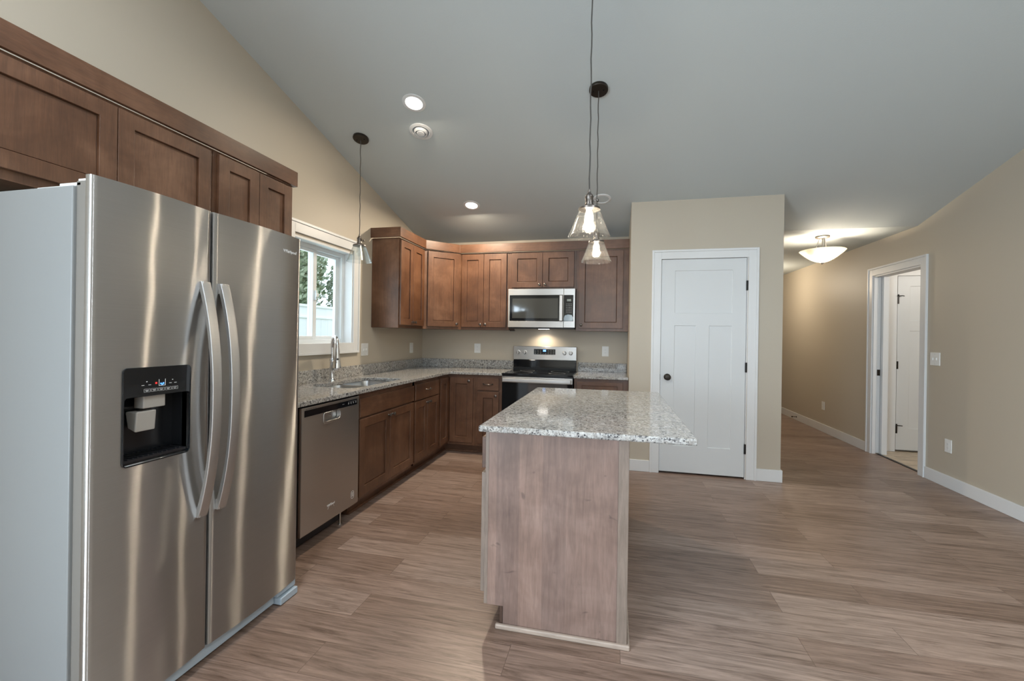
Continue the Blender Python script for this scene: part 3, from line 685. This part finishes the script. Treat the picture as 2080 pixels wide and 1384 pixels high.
def fhandle(par, yc, w):
    bm = bmesh.new(); R = []; z0, z1, n = .603, 1.508, 28
    for i in range(n + 1):
        t = i / n * 2 - 1; z = z0 + (z1 - z0) * i / n; bow = (1 - abs(t) ** 2.3); xo = .862 + .062 * bow; th = .016 + .006 * (1 - bow)
        R.append([bm.verts.new(p) for p in ((xo, yc - w / 2, z), (xo + .003, yc, z), (xo, yc + w / 2, z), (xo - th, yc + w / 2 - .003, z), (xo - th, yc - w / 2 + .003, z))])
    for a, b in zip(R, R[1:]):
        for k in range(5): bm.faces.new((a[k], a[(k + 1) % 5], b[(k + 1) % 5], b[k]))
    bm.faces.new(R[0][::-1]); bm.faces.new(R[-1])
    for z in (z0 + .02, z1 - .02): box(bm, .845, .866, yc - w / 2 + .004, yc + w / 2 - .004, z - .02, z + .02)
    obj('handle', bm, 'handle_steel', par, bevel=.002, smooth=True)
fhandle(dl, -3.826, .040); fhandle(dr, -3.742, .040)
# dispenser
def rr_x(bm, y0, y1, z0, z1, r, xa, xb):
    prism(bm, rrect(y0, y1, z0, z1, r), 'x', xa, xb); return bm
bm = bmesh.new(); out = rrect(-4.1105, -3.8800, .8675, 1.1925, .015, 5); inn = rrect(DSY0 - .0005, DSY1 + .0005, DSZ0 - .0005, 1.094, .011, 5)
def ring(bm, A, Bp, x0, x1):
    va = [bm.verts.new((x1, *p)) for p in A]; vb = [bm.verts.new((x1, *p)) for p in Bp]; wa = [bm.verts.new((x0, *p)) for p in A]; wb = [bm.verts.new((x0, *p)) for p in Bp]; n = len(A)
    for i in range(n):
        j = (i + 1) % n
        bm.faces.new((va[i], va[j], vb[j], vb[i])); bm.faces.new((va[i], wa[i], wa[j], va[j])); bm.faces.new((vb[i], vb[j], wb[j], wb[i]))
ring(bm, out, inn, .846, .8600)
dp = obj('dispenser_bezel', bm, 'black_gloss', dl, bevel=.0012, label='glossy black dispenser surround with control panel')
RC = .7785
obj('dispenser_cavity', B((RC - .004, RC, DSY0, DSY1, DSZ0, DSZ1), (RC, .846, DSY0 - .003, DSY0, DSZ0, DSZ1), (RC, .846, DSY1, DSY1 + .003, DSZ0, DSZ1), (RC, .846, DSY0, DSY1, DSZ1 - .004, DSZ1), (RC, .846, DSY0, DSY1, DSZ0, DSZ0 + .006), (.835, .846, DSY0, DSY1, 1.094, DSZ1)), 'black_satin', dl)
obj('chute', B(.800, .842, -4.035, -3.960, 1.050, 1.094), 'paddle_grey', dl, bevel=.003)
bm = bmesh.new(); prism(bm, [(.790, 1.040), (.842, 1.042), (.836, .972), (.802, .985)], 'y', -4.056, -3.990)
obj('paddle', bm, 'paddle_grey', dl, bevel=.004)
obj('drip_tray', B((.770, .852, DSY0 + .006, DSY1 - .006, .880, .888), *[(.778, .846, DSY0 + .02 + i * .016, DSY0 + .024 + i * .016, .888, .892) for i in range(12)]), 'black_plastic', dl)
X1 = .8601
bm = B((X1, X1 + .0005, -3.998, -3.9965, 1.126, 1.148), (X1, X1 + .0005, -3.9765, -3.975, 1.126, 1.148), (X1, X1 + .0005, -3.998, -3.975, 1.125, 1.1265))
obj('glass_icon', bm, 'print_white', dl)
obj('ice_icon', B((X1, X1 + .0006, -3.993, -3.988, 1.130, 1.135), (X1, X1 + .0006, -3.985, -3.980, 1.130, 1.136), (X1, X1 + .0006, -3.989, -3.984, 1.1275, 1.132)), 'display_blue', dl)
obj('lock_light', B(X1, X1 + .0006, -4.010, -4.004, 1.133, 1.139), 'display_red', dl)
bm = bmesh.new()
for i in range(5):
    y0 = -4.047 + i * .024; box(bm, X1, X1 + .0004, y0 + .004, y0 + .016, 1.114, 1.1155); box(bm, X1, X1 + .0004, y0 + .006, y0 + .014, 1.1105, 1.1117)
    for a in ((y0, y0 + .0205, 1.1185, 1.1190), (y0, y0 + .0205, 1.108, 1.1085), (y0, y0 + .0006, 1.108, 1.119), (y0 + .020, y0 + .0206, 1.108, 1.119)): box(bm, X1, X1 + .0004, *a)
for y in (-4.055, -4.033, -3.962, -3.944): box(bm, X1, X1 + .0004, y, y + .009, 1.131, 1.1325)
for y in (-4.040, -3.952): box(bm, X1, X1 + .0004, y, y + .004, 1.142, 1.1445)
obj('control_markings', bm, 'print_white', dl)
obj('nameplate', lettering('Whirlpool', .021, (.8562, -3.375, 1.7085), YU, (1, .05, 0), .0008), 'print_white', dr)
# hinges, grille, foot
bm = B((.700, .79, FY0 + .01, FY0 + .07, 1.7605, 1.772), (.775, .84, FY0 + .012, FY0 + .045, 1.768, 1.783)); box(bm, .60, .70, FY0 + .012, FY0 + .05, 1.7605, 1.766)
obj('hinge_cover', bm, 'white_plastic', rf, bevel=.002); obj('hinge_cover', B((.700, .79, FY1 - .07, FY1 - .01, 1.7605, 1.772)), 'grey_plastic', rf, bevel=.002)
obj('base_grille', B((.775, .822, FY0 + .004, -3.41, .012, .070)), 'blue_grey_plastic', rf, bevel=.002)
obj('leveling_foot', B((.775, .84, -3.41, FY1 + .002, .040, .071), (.80, .858, -3.405, FY1 - .002, .004, .036), (.775, .80, -3.41, -3.295, .0, .04)), 'blue_grey_plastic', rf, bevel=.003)
for a in ((.10, .16, FY0 + .05, FY0 + .1), (.10, .16, FY1 - .1, FY1 - .05), (.70, .76, FY0 + .05, FY0 + .1)): obj('roller', B((*a, 0, .0125)), 'black_plastic', rf)

# ------------------------------------------------------------------ dishwasher
dwt = thing('dishwasher', 'stainless built-in dishwasher under the granite counter', 'dishwasher', (.3, -2.694, 0))
D0, D1 = -2.990, -2.398
obj('tub', B(.05, .590, D0 + .004, D1 - .004, .10, .876), 'gap_shade', dwt)
PH = (-2.785, -2.618, .752, .814)
dd = obj('dishwasher_door', slab(bmesh.new(), (.592, D0, .108), YU, XN, D1 - D0, .764, .033, holes=[(PH[0] - D0, PH[1] - D0, PH[2] - .108, PH[3] - .108)]), 'steel_plain', dwt, bevel=.004)
bm = bmesh.new(); ring(bm, rrect(PH[0] - .008, PH[1] + .008, PH[2] - .010, PH[3] + .001, .018, 5), rrect(PH[0] + .003, PH[1] - .003, PH[2] + .004, PH[3] - .003, .02, 5), .60, .628)
box(bm, .594, .597, PH[0], PH[1], PH[2], PH[3]); obj('pocket_handle', bm, 'steel_plain', dd, bevel=.002, smooth=True)
cp = obj('control_strip', B(.6252, .6268, -2.968, -2.428, .816, .855), 'black_gloss', dd)
bm = bmesh.new()
vs_ = bmesh.new()
for i in range(5): box(vs_, .6253, .6265, -2.955 + i * .02, -2.943 + i * .02, .8595, .862)
obj('vent_slots', vs_, 'black_plastic', dd)
for i in range(7): box(bm, .6269, .6273, -2.535 + i * .0145, -2.527 + i * .0145, .829 + .005 * (i % 2), .8345 + .006 * ((i + 1) % 2)); box(bm, .6269, .6273, -2.535 + i * .0145, -2.525 + i * .0145, .8445, .846)
for i in range(2): box(bm, .6269, .6273, -2.60 + i * .012, -2.592 + i * .012, .836, .839)
obj('control_markings', bm, 'print_grey', dd)
obj('nameplate', lettering('Whirlpool', .019, (.6256, -2.707, .207), YU, XN, .0006), 'print_white', dd)
bm = bmesh.new(); tube(bm, [(.6258, -2.739 + .064 * t, .197 + .030 * math.sin(PI * t) ** .9 - .012) for t in [i / 14 for i in range(15)]], .0009, 6); obj('nameplate_swoosh', bm, 'print_white', dd)
bm = bmesh.new(); ring(bm, rrect(-2.486, -2.450, .158, .212, .017, 6), rrect(-2.484, -2.452, .160, .210, .016, 6), .6252, .6262)
for z in (.178, .188, .198): box(bm, .6252, .6262, -2.477, -2.459, z - .003, z + .001)
obj('round_badge', bm, 'print_white', dd)
obj('kick_plate', B(.520, .545, D0 + .004, -2.51, .018, .098), 'black_plastic', dwt)
obj('leveling_leg', lathe(bmesh.new(), [(.016, 0), (.016, .008), (.006, .010), (.006, .104)], (.575, -2.535, 0), seg=14), 'nickel', dwt, smooth=True)
obj('leveling_leg', lathe(bmesh.new(), [(.016, 0), (.016, .008), (.006, .010), (.006, .104)], (.10, -2.90, 0), seg=14), 'nickel', dwt, smooth=True)

# ------------------------------------------------------------------ range
R0, R1 = 1.2345, 1.9955
rg = thing('range', 'stainless electric range with black glass top and backguard controls', 'range', (1.615, -.33, 0))
obj('body', B(R0 + .002, R1 - .002, -.640, -.03, .03, .898), 'black_plastic', rg)
obj('cooktop', B(R0, R1, -.668, -.095, .897, .917), 'black_gloss', rg, bevel=.004)
for (x, y, r) in ((1.43, -.50, .105), (1.81, -.50, .085), (1.43, -.23, .08), (1.81, -.23, .10)): obj('burner_ring', lathe(bmesh.new(), [(r, .9172), (r + .002, .9174), (r + .004, .9172)], (x, y, 0), seg=40, closed=True), 'print_grey', rg)
ov = obj('oven_door', B(R0 + .004, R1 - .004, -.668, -.641, .215, .880), 'black_gloss', rg, bevel=.003)
obj('door_top_rail', B(R0 + .004, R1 - .004, -.674, -.6685, .822, .882), 'steel_plain', ov, bevel=.002)
hb = B((R0 + .020, R1 - .020, -.716, -.698, .833, .868), (R0 + .035, R0 + .075, -.70, -.674, .838, .862), (R1 - .075, R1 - .035, -.70, -.674, .838, .862))
obj('oven_handle', hb, 'handle_steel', ov, bevel=.004)
obj('oven_window', B(R0 + .12, R1 - .12, -.6695, -.6682, .38, .74), 'black_gloss', ov)
obj('warming_drawer', B(R0 + .004, R1 - .004, -.668, -.641, .06, .208), 'steel_plain', rg, bevel=.003)
for x in (R0 + .05, R1 - .05):
    for y in (-.60, -.08): obj('foot', lathe(bmesh.new(), [(.018, 0), (.018, .03)], (x, y, 0), seg=12), 'black_plastic', rg)
G0, G1 = 1.2265, 1.9825
bk = obj('backguard', B((G0, G1, -.085, -.022, 1.036, 1.198)), 'steel_plain', rg, bevel=.005)
bm = bmesh.new(); prism(bm, [(-.094, .917), (-.022, .917), (-.022, 1.035), (-.083, 1.035), (-.083, .945)], 'x', G0 + .003, G1 - .003); obj('backguard_base', bm, 'black_gloss', rg, bevel=.002)
obj('control_glass', B(1.477, 1.734, -.0865, -.0845, 1.102, 1.166), 'black_gloss', bk)
obj('clock_display', B(1.587, 1.622, -.0872, -.0866, 1.136, 1.160), 'display_blue', bk)
bm = bmesh.new()
for x in (1.592, 1.599, 1.608, 1.615): box(bm, x, x + .0045, -.0876, -.0873, 1.144, 1.153)
obj('clock_digits', bm, 'display_white', bk)
bm = bmesh.new()
for i in range(8):
    for j in range(3):
        if i in (3, 4) and j > 0: continue
        box(bm, 1.488 + i * .031, 1.502 + i * .031, -.0872, -.0866, 1.112 + j * .018, 1.114 + j * .018)
obj('button_markings', bm, 'print_grey', bk)
for x in (1.287, 1.366, 1.842, 1.916):
    k = obj('knob', lathe(bmesh.new(), [(.025, 0), (.025, .004), (.019, .006), (.018, .024), (.015, .028), (0, .028)], (x, -.085, 1.126), (0, -1, 0), 28), 'steel_plain', bk, smooth=True)
    obj('knob_grip', B(x - .005, x + .005, -.122, -.112, 1.107, 1.145), 'handle_steel', bk, bevel=.002)

# ------------------------------------------------------------------ microwave
mw = thing('microwave', 'stainless over-the-range microwave with black glass door', 'microwave', (1.604, -.2, 1.405))
A0, A1, Z0, Z1 = 1.2255, 1.983, 1.4065, 1.8485
obj('housing', B(A0 + .003, A1 - .003, -.362, -.003, Z0 + .004, Z1), 'black_plastic', mw, bevel=.002)
md = obj('microwave_door', slab(bmesh.new(), (A0, -.363, Z0 + .010), XU, YN, 1.8555 - A0, Z1 - Z0 - .010, .027, [(.019, 1.850 - A0, 1.487 - Z0 - .010, 1.778 - Z0 - .010)], .004), 'steel_plain', mw, bevel=.003)
obj('door_glass', B(1.245, 1.8495, -.3885, -.3865, 1.4875, 1.7775), 'black_gloss', md)
obj('window_mesh', B(1.275, 1.795, -.3893, -.3888, 1.520, 1.742), 'smoked_glass', md)
hm = B((1.814, 1.848, -.428, -.412, 1.490, 1.772), (1.820, 1.842, -.413, -.388, 1.500, 1.525), (1.820, 1.842, -.413, -.388, 1.738, 1.763))
obj('handle', hm, 'handle_steel', md, bevel=.004)
cpn = obj('control_panel', B(1.8585, A1, -.390, -.363, Z0 + .010, Z1), 'steel_plain', mw, bevel=.003)
obj('control_glass', B(1.8600, 1.963, -.3922, -.3902, 1.4875, 1.7775), 'black_gloss', cpn)
obj('display', B(1.893, 1.938, -.3932, -.3924, 1.708, 1.732), 'lcd_grey', cpn)
bm = bmesh.new()
for i in range(4):
    for j in range(6): box(bm, 1.885 + i * .017, 1.894 + i * .017, -.3930, -.3924, 1.580 + j * .019, 1.586 + j * .019)
obj('buttons', bm, 'print_grey', cpn)
bm = bmesh.new(); prism(bm, [(1.863, 1.490), (1.958, 1.490), (1.961, 1.530), (1.948, 1.556), (1.905, 1.563), (1.872, 1.552), (1.862, 1.525)], 'y', -.3945, -.3924)
obj('protective_film', bm, 'film_plastic', cpn, bevel=.001, label='pale blue protective film still stuck to the panel')
obj('underside_vent', B(A0 + .01, A1 - .01, -.380, -.06, Z0 - .004, Z0 + .004), 'black_plastic', mw, bevel=.002)
obj('cooktop_lamp', B(1.54, 1.66, -.16, -.10, Z0 - .006, Z0 - .004), 'lamp_diffuser', mw)
tag(obj('cabinet_light_switch', B(1.236, 1.292, -.335, -.30, 1.372, 1.3845), 'bronze', bevel=.003), 'small dark clip under the cabinet beside the microwave', 'clip')
light('microwave_task_light', 'SPOT', (1.60, -.13, Z0 - .012), 20, WARM, .025, rot=(0, 0, 0), angle=2.6, blend=.8)

# ------------------------------------------------------------------ island
isl = thing('kitchen_island', 'kitchen island cabinet with grey brown wood end panel', 'island', (2.15, -2.57, 0))
IX0, IX1, IY0, IY1 = 1.836, 2.4676, -3.2884, -1.852
bm = bmesh.new(); prism(bm, [(1.9245, .0), (IX1 - .008, 0), (IX1 - .008, .886), (IX0 + .016, .886), (IX0 + .016, .097), (1.9245, .097)], 'y', IY0 + .012, IY1); obj('carcass', bm, 'island_wood', isl)
bm = bmesh.new(); prism(bm, [(1.9265, .0), (2.4238, 0), (2.4238, .886), (1.852, .886), (1.852, .097), (1.9265, .097)], 'y', IY0, IY0 + .012); obj('end_panel', bm, 'island_wood', isl)
obj('corner_strip', B(2.4240, IX1, IY0 - .006, IY0 + .014, 0, .886), 'island_edge', isl, bevel=.002, label='lighter grey wood strip on the corner')
obj('back_panel', B(IX1 - .0075, IX1, IY0 + .0145, IY1, 0, .886), 'island_edge', isl)
obj('face_frame', B(IX0, 1.8515, IY0, IY1, .097, .886), 'island_edge', isl, bevel=.001)
obj('toe_kick', B(1.9115, 1.924, IY0 + .002, IY1, 0, .0965), 'cabinet_inside', isl)
NX = (-1, 0, 0)
for y0 in (IY0 + .006, IY0 + .724):
    d = obj('drawer', shaker((IX0, y0 + .70, .712), (0, -1, 0), NX, .70, .142), 'cabinet_rail', isl, bevel=.002); pull_at(d, (IX0 - .019, y0 + .35, .783), YU, NX)
    for k in (0, 1):
        ya = y0 + k * .352; d = obj('door', shaker((IX0, ya + .348, .147), (0, -1, 0), NX, .348, .544), 'island_edge', isl, bevel=.002)
        knob_at(d, (IX0 - .019, ya + (.318 if k == 0 else .03), .655), NX)
obj('shoe_molding', B((1.895, IX1 + .010, IY0 - .018, IY0 - .0005, 0, .022), (IX1 + .0005, IX1 + .012, IY0 - .018, IY1, 0, .022)), 'shoe_wood', isl, bevel=.006, seg=3, label='pale wood shoe moulding along the floor')
tag(obj('island_countertop', B(1.8146, 2.7287, -3.3367, -1.8005, .887, .915), 'granite', bevel=.007, seg=3), 'polished speckled granite slab overhanging the kitchen island', 'countertop')

# ------------------------------------------------------------------ ceiling fixtures
CN = Vector((0, -CEM, -1)).normalized()
def on_ceiling(x, y): return Vector((x, y, ce(y)))
def can(x, y, label, watts):
    p = on_ceiling(x, y); t = thing('recessed_light', label, 'ceiling light', p, 'recessed ceiling lights')
    obj('trim_ring', lathe(bmesh.new(), [(.088, -.001), (.086, .004), (.064, .006), (.061, -.001)], p, CN, 40, True), 'white_trim', t, smooth=True)
    obj('diffuser', lathe(bmesh.new(), [(.0615, .0), (.05, .0045), (0, .005)], p, CN, 36), 'lamp_diffuser', t, smooth=True)
    light('recessed_lamp', 'AREA', p + CN * .045, watts, WARM, .11)
    return t
can(.929, -2.217, 'lit round recessed ceiling light above the round vent', 17)
can(.920, -.826, 'lit round recessed ceiling light near the corner wall cabinet', 58)
for x, y in ((1.3, -4.5), (3.9, -4.3), (1.3, -6.0), (3.9, -6.0)):    # unseen fill lamps, added to brighten floor and walls
    p = on_ceiling(x, y); l = light('added_fill_lamp', 'AREA', p + CN * .02, 56, (.86, .93, 1.0), .13); l.rotation_euler = (-CN).to_track_quat('Z', 'Y').to_euler()
p = on_ceiling(.853, -1.93); t = thing('ceiling_vent', 'round white air vent with stepped rings on the sloped ceiling', 'vent', p)
obj('vent_flange', lathe(bmesh.new(), [(.094, -.001), (.092, .006), (.070, .010), (.066, .004), (.066, -.001)], p, CN, 40, True), 'white_trim', t, smooth=True)
obj('vent_throat', lathe(bmesh.new(), [(.0655, .0), (.06, .001), (0, .001)], p, CN, 32), 'grey_plastic', t)
obj('vent_ring', lathe(bmesh.new(), [(.056, .004), (.054, .018), (.042, .024), (.040, .012)], p, CN, 36, True), 'white_trim', t, smooth=True)
obj('vent_center', lathe(bmesh.new(), [(.032, .004), (.034, .020), (.030, .026), (0, .028)], p, CN, 32), 'white_trim', t, smooth=True)
p = on_ceiling(2.268, -.808); t = thing('ceiling_speaker', 'round white flush disc on the ceiling behind the pendants', 'speaker', p)
obj('rim', lathe(bmesh.new(), [(.088, -.001), (.086, .006), (.068, .009), (.064, -.001)], p, CN, 40, True), 'white_trim', t, smooth=True)
obj('cover', lathe(bmesh.new(), [(.0645, 0), (.0645, .004), (0, .005)], p, CN, 36), 'ceiling_paint', t, smooth=True)

def pendant(x, y, zb, lit, label, glass, energy):
    """zb: bottom rim of the glass shade"""
    top = on_ceiling(x, y); t = thing('pendant_light', label, 'pendant light', (x, y, zb), 'glass pendant lights')
    cp = obj('canopy', lathe(bmesh.new(), [(.064, -.002), (.064, .016), (.060, .020), (0, .021)], top, CN, 40), 'bronze', t, smooth=True)
    for s in (-1, 1): obj('canopy_screw', lathe(bmesh.new(), [(.006, .018), (.006, .025), (0, .026)], top + Vector((s * .034, 0, 0)), CN, 12), 'black_metal', cp)
    pt = Vector((x, y, zb)); e = pt + Vector((0, 0, .228)); st = top + CN * .02
    pts = [st + (e - st) * (i / 20) + Vector((.0018 * math.sin(i * 1.9), .0015 * math.cos(i * 1.3), 0)) * (0 if i in (0, 20) else 1) for i in range(21)]
    obj('cord', tube(bmesh.new(), pts, .0032, 8), 'cord_cloth', t, smooth=True)
    so = obj('socket', lathe(bmesh.new(), [(.005, .232), (.007, .222), (.008, .214), (.016, .206), (.021, .196), (.021, .192), (.0195, .190), (.0195, .164), (.022, .160), (.022, .152), (.030, .148), (.052, .140), (.054, .130), (.050, .130)], pt, seg=32), 'pewter', t, smooth=True)
    kb = tube(bmesh.new(), [pt + Vector((.019, 0, .176)), pt + Vector((.036, -.005, .174))], .0035, 8); lathe(kb, [(.005, 0), (.009, .004), (.009, .009), (.004, .012)], pt + Vector((.034, -.005, .174)), (1, -.15, 0), 12)
    obj('switch_key', kb, 'pewter', so, smooth=True)
    sh = [(.046, .138), (.050, .130), (.056, .118), (.100, .006), (.1035, 0), (.1015, -.001), (.0975, .006), (.053, .118), (.047, .130), (.043, .136)]
    obj('glass_shade', lathe(bmesh.new(), sh, pt, seg=56, closed=True), glass, t, smooth=True)
    bb_ = [(.010, .155), (.0125, .140), (.013, .128), (.019, .108), (.022, .085), (.020, .064), (.012, .048), (0, .044)]
    b = obj('bulb', lathe(bmesh.new(), bb_, pt, seg=24), 'bulb_glow' if lit else 'clear_shade_glass', t, smooth=True)
    if lit: light('pendant_lamp', 'POINT', pt + Vector((0, 0, .02)), energy, WARM, .03)
pendant(2.269, -3.020, 1.812, True, 'lit glass cone pendant nearest the viewer, over the near end of the island', 'shade_glass', 10)
pendant(2.272, -2.158, 1.834, True, 'lit glass cone pendant with visible canopy, over the far end of the island', 'shade_glass', 10)
pendant(.306, -1.924, 1.922, False, 'unlit clear glass cone pendant hanging in front of the window', 'clear_shade_glass', 0)

HX, HY = 4.660, .330
t = thing('hall_ceiling_light', 'warm glowing frosted bowl ceiling light in the hallway', 'ceiling light', (HX, HY, CEZ))
obj('canopy', lathe(bmesh.new(), [(.070, 0), (.070, -.018), (.058, -.026), (0, -.026)], (HX, HY, CEZ), seg=36), 'nickel', t, smooth=True)
for k in range(3):
    a = 2 * PI * k / 3 + .5; obj('support_rod', tube(bmesh.new(), [(HX + .03 * math.cos(a), HY + .03 * math.sin(a), CEZ - .024), (HX + .085 * math.cos(a), HY + .085 * math.sin(a), CEZ - .215)], .0045, 8), 'nickel', t, smooth=True)
obj('center_stem', tube(bmesh.new(), [(HX, HY, CEZ - .024), (HX, HY, CEZ - .305)], .006, 10), 'nickel', t, smooth=True)
prof = []
for i in range(15):
    a = i / 14; prof.append((.218 * a + .002, 2.188 + .132 * (a ** 1.75)))
prof2 = [(r - .006 if r > .01 else r, z + .005) for r, z in prof[::-1]]
obj('glass_bowl', lathe(bmesh.new(), prof + prof2, (HX, HY, 0), seg=48, closed=True), 'bowl_glass', t, smooth=True)
obj('finial', lathe(bmesh.new(), [(.004, 2.172), (.014, 2.178), (.016, 2.186), (.008, 2.194)], (HX, HY, 0), seg=18), 'nickel', t, smooth=True)
for k in (-1, 1): obj('bulb', lathe(bmesh.new(), [(.004, -.045), (.022, -.03), (.03, 0), (.022, .03), (.012, .05)], (HX + k * .07, HY + k * .04, 2.285), seg=16), 'bulb_glow', t, smooth=True)
light('hall_lamp', 'POINT', (HX, HY, 2.252), 58, WARM, .04)
light('far_hall_lamp', 'POINT', (4.62, 2.6, 2.20), 52, WARM, .16)

# ------------------------------------------------------------------ wall plates
def plate(pos, n, w, h, label, kind='outlet', gang=1):
    """pos centre on the wall, n outward normal ('x+','y-','x-')"""
    N_ = {'x+': Vector((1, 0, 0)), 'y-': Vector((0, -1, 0)), 'x-': Vector((-1, 0, 0))}[n]; U_ = Vector((0, 0, 1)).cross(N_); p = Vector(pos)
    t = thing('light_switch' if kind == 'switch' else 'wall_outlet', label, 'light switch' if kind == 'switch' else 'outlet', pos, 'wall plates')
    def bx(u0, u1, z0, z1, d0, d1):
        c0 = p + U_ * u0 + N_ * d0; c1 = p + U_ * u1 + N_ * d1
        return (min(c0.x, c1.x), max(c0.x, c1.x), min(c0.y, c1.y), max(c0.y, c1.y), p.z + z0, p.z + z1)
    obj('cover_plate', B(bx(-w / 2, w / 2, -h / 2, h / 2, -.0005, .006)), 'white_plastic', t, bevel=.002)
    for k in range(gang):
        uc = (k - (gang - 1) / 2) * .046
        if kind == 'switch': obj('rocker', B(bx(uc - .005, uc + .005, -.012, .012, .006, .013)), 'white_plastic', t, bevel=.002)
        else: obj('receptacle', B(bx(uc - .0165, uc + .0165, -.033, .033, .006, .008)), 'white_plastic', t, bevel=.002)
    bm = bmesh.new()
    for s in (-1, 1):
        if kind == 'switch': box(bm, *bx(-.002, .002, s * h * .38 - .002, s * h * .38 + .002, .006, .0066))
        else:
            for uu in (-.006, .006): box(bm, *bx(uu - .001, uu + .001, s * .018 - .004, s * .018 + .004, .008, .0083))
    obj('screws' if kind == 'switch' else 'slots', bm, 'print_grey', t)
plate((0, -1.335, 1.162), 'x+', .118, .122, 'white double light switch plate beside the window', 'switch', 2)
plate((0, -.311, 1.155), 'x+', .082, .124, 'white wall outlet near the corner under the corner cabinet')
plate((.746, 0, 1.157), 'y-', .080, .117, 'white wall outlet on the back wall between corner and range')
plate((2.308, 0, 1.153), 'y-', .076, .117, 'white wall outlet on the back wall right of the range')
plate((RX, -.282, 1.157), 'x-', .125, .122, 'white double light switch on the wall beside the doorway', 'switch', 2)
plate((RX, -.463, .378), 'x-', .080, .118, 'white wall outlet low on the wall below the double switch')
plate((RX, 1.940, .377), 'x-', .080, .118, 'white wall outlet low on the hallway wall beyond the doorway')
bm = tube(bmesh.new(), [(RX - .014, 2.83, .055), (RX - .075, 2.83, .055)], .005, 10); lathe(bm, [(.012, 0), (.012, .012)], (RX - .075, 2.83, .055), (-1, 0, 0), 14); lathe(bm, [(.013, 0), (.010, .006)], (RX - .0142, 2.83, .055), (-1, 0, 0), 14)
tag(obj('door_stop', bm, 'bronze', smooth=True), 'small bronze door stop on the hallway baseboard', 'door stop')

# ------------------------------------------------------------------ outside the window
struct('ground', B(-30, -.16, -14, 16, -.45, -.4), 'lawn_green', 'green lawn outside the kitchen window', 'lawn')
fn = thing('vinyl_fence', 'white vinyl privacy fence in the yard outside the window', 'fence', (-3, 1, -.4))
bm = bmesh.new()
for i in range(70): y = -6 + i * .2; box(bm, -3.02, -2.99, y, y + .196, -.35, 1.60)
obj('boards', bm, 'fence_vinyl', fn); obj('upper_panel', B(-3.02, -2.995, -6, 8, 1.60, 1.79), 'fence_vinyl', fn)
obj('top_rail', B(-3.04, -2.97, -6, 8, 1.79, 1.835), 'fence_vinyl', fn, bevel=.005); obj('middle_rail', B(-3.04, -2.97, -6, 8, 1.585, 1.62), 'fence_vinyl', fn, bevel=.005)
for y in (-6, -3.6, -1.2, 1.2, 3.6, 6.0): obj('post', B(-3.075, -2.945, y - .065, y + .065, -.4, 1.90), 'fence_vinyl', fn, bevel=.006)
def tree(x, y, h, r, mat, label, n=11000):
    t = thing('leafy_tree', label, 'tree', (x, y, -.4), 'trees beyond the yard fence')
    tube_pts = [(x, y, -.4), (x + .05, y + .03, h * .3), (x - .04, y, h * .6), (x, y, h * .85)]
    obj('trunk', tube(bmesh.new(), tube_pts, .1, 10, [.16, .12, .08, .03]), 'tree_bark', t, smooth=True)
    bm = bmesh.new()
    for _ in range(n):
        a, b = random.uniform(0, 2 * PI), math.acos(random.uniform(-1, 1)); k = random.random() ** .45
        p = Vector((x + r * k * math.sin(b) * math.cos(a), y + r * k * math.sin(b) * math.sin(a), h * .58 + h * .42 * k * math.cos(b)))
        q = Vector((random.gauss(0, 1), random.gauss(0, 1), random.gauss(0, 1))).normalized(); w = q.orthogonal().normalized(); s = random.uniform(.05, .105); e = q.cross(w)
        bm.faces.new([bm.verts.new(p + w * s), bm.verts.new(p + e * s * .5), bm.verts.new(p - w * s), bm.verts.new(p - e * s * .5)])
    obj('foliage', bm, mat, t)
tree(-6.6, 4.6, 5.2, 1.5, 'leaf_green', 'broad dark green tree beyond the yard fence, straight through the window')
tree(-10.2, 8.6, 7.4, 2.0, 'leaf_pale', 'taller pale green tree standing farther behind the fence')
tree(-5.6, 8.0, 4.4, 1.4, 'leaf_green', 'lower rounded green tree beyond the far end of the fence')
tree(-10.5, 4.2, 5.6, 1.7, 'leaf_pale', 'pale green tree behind the dark broad one')
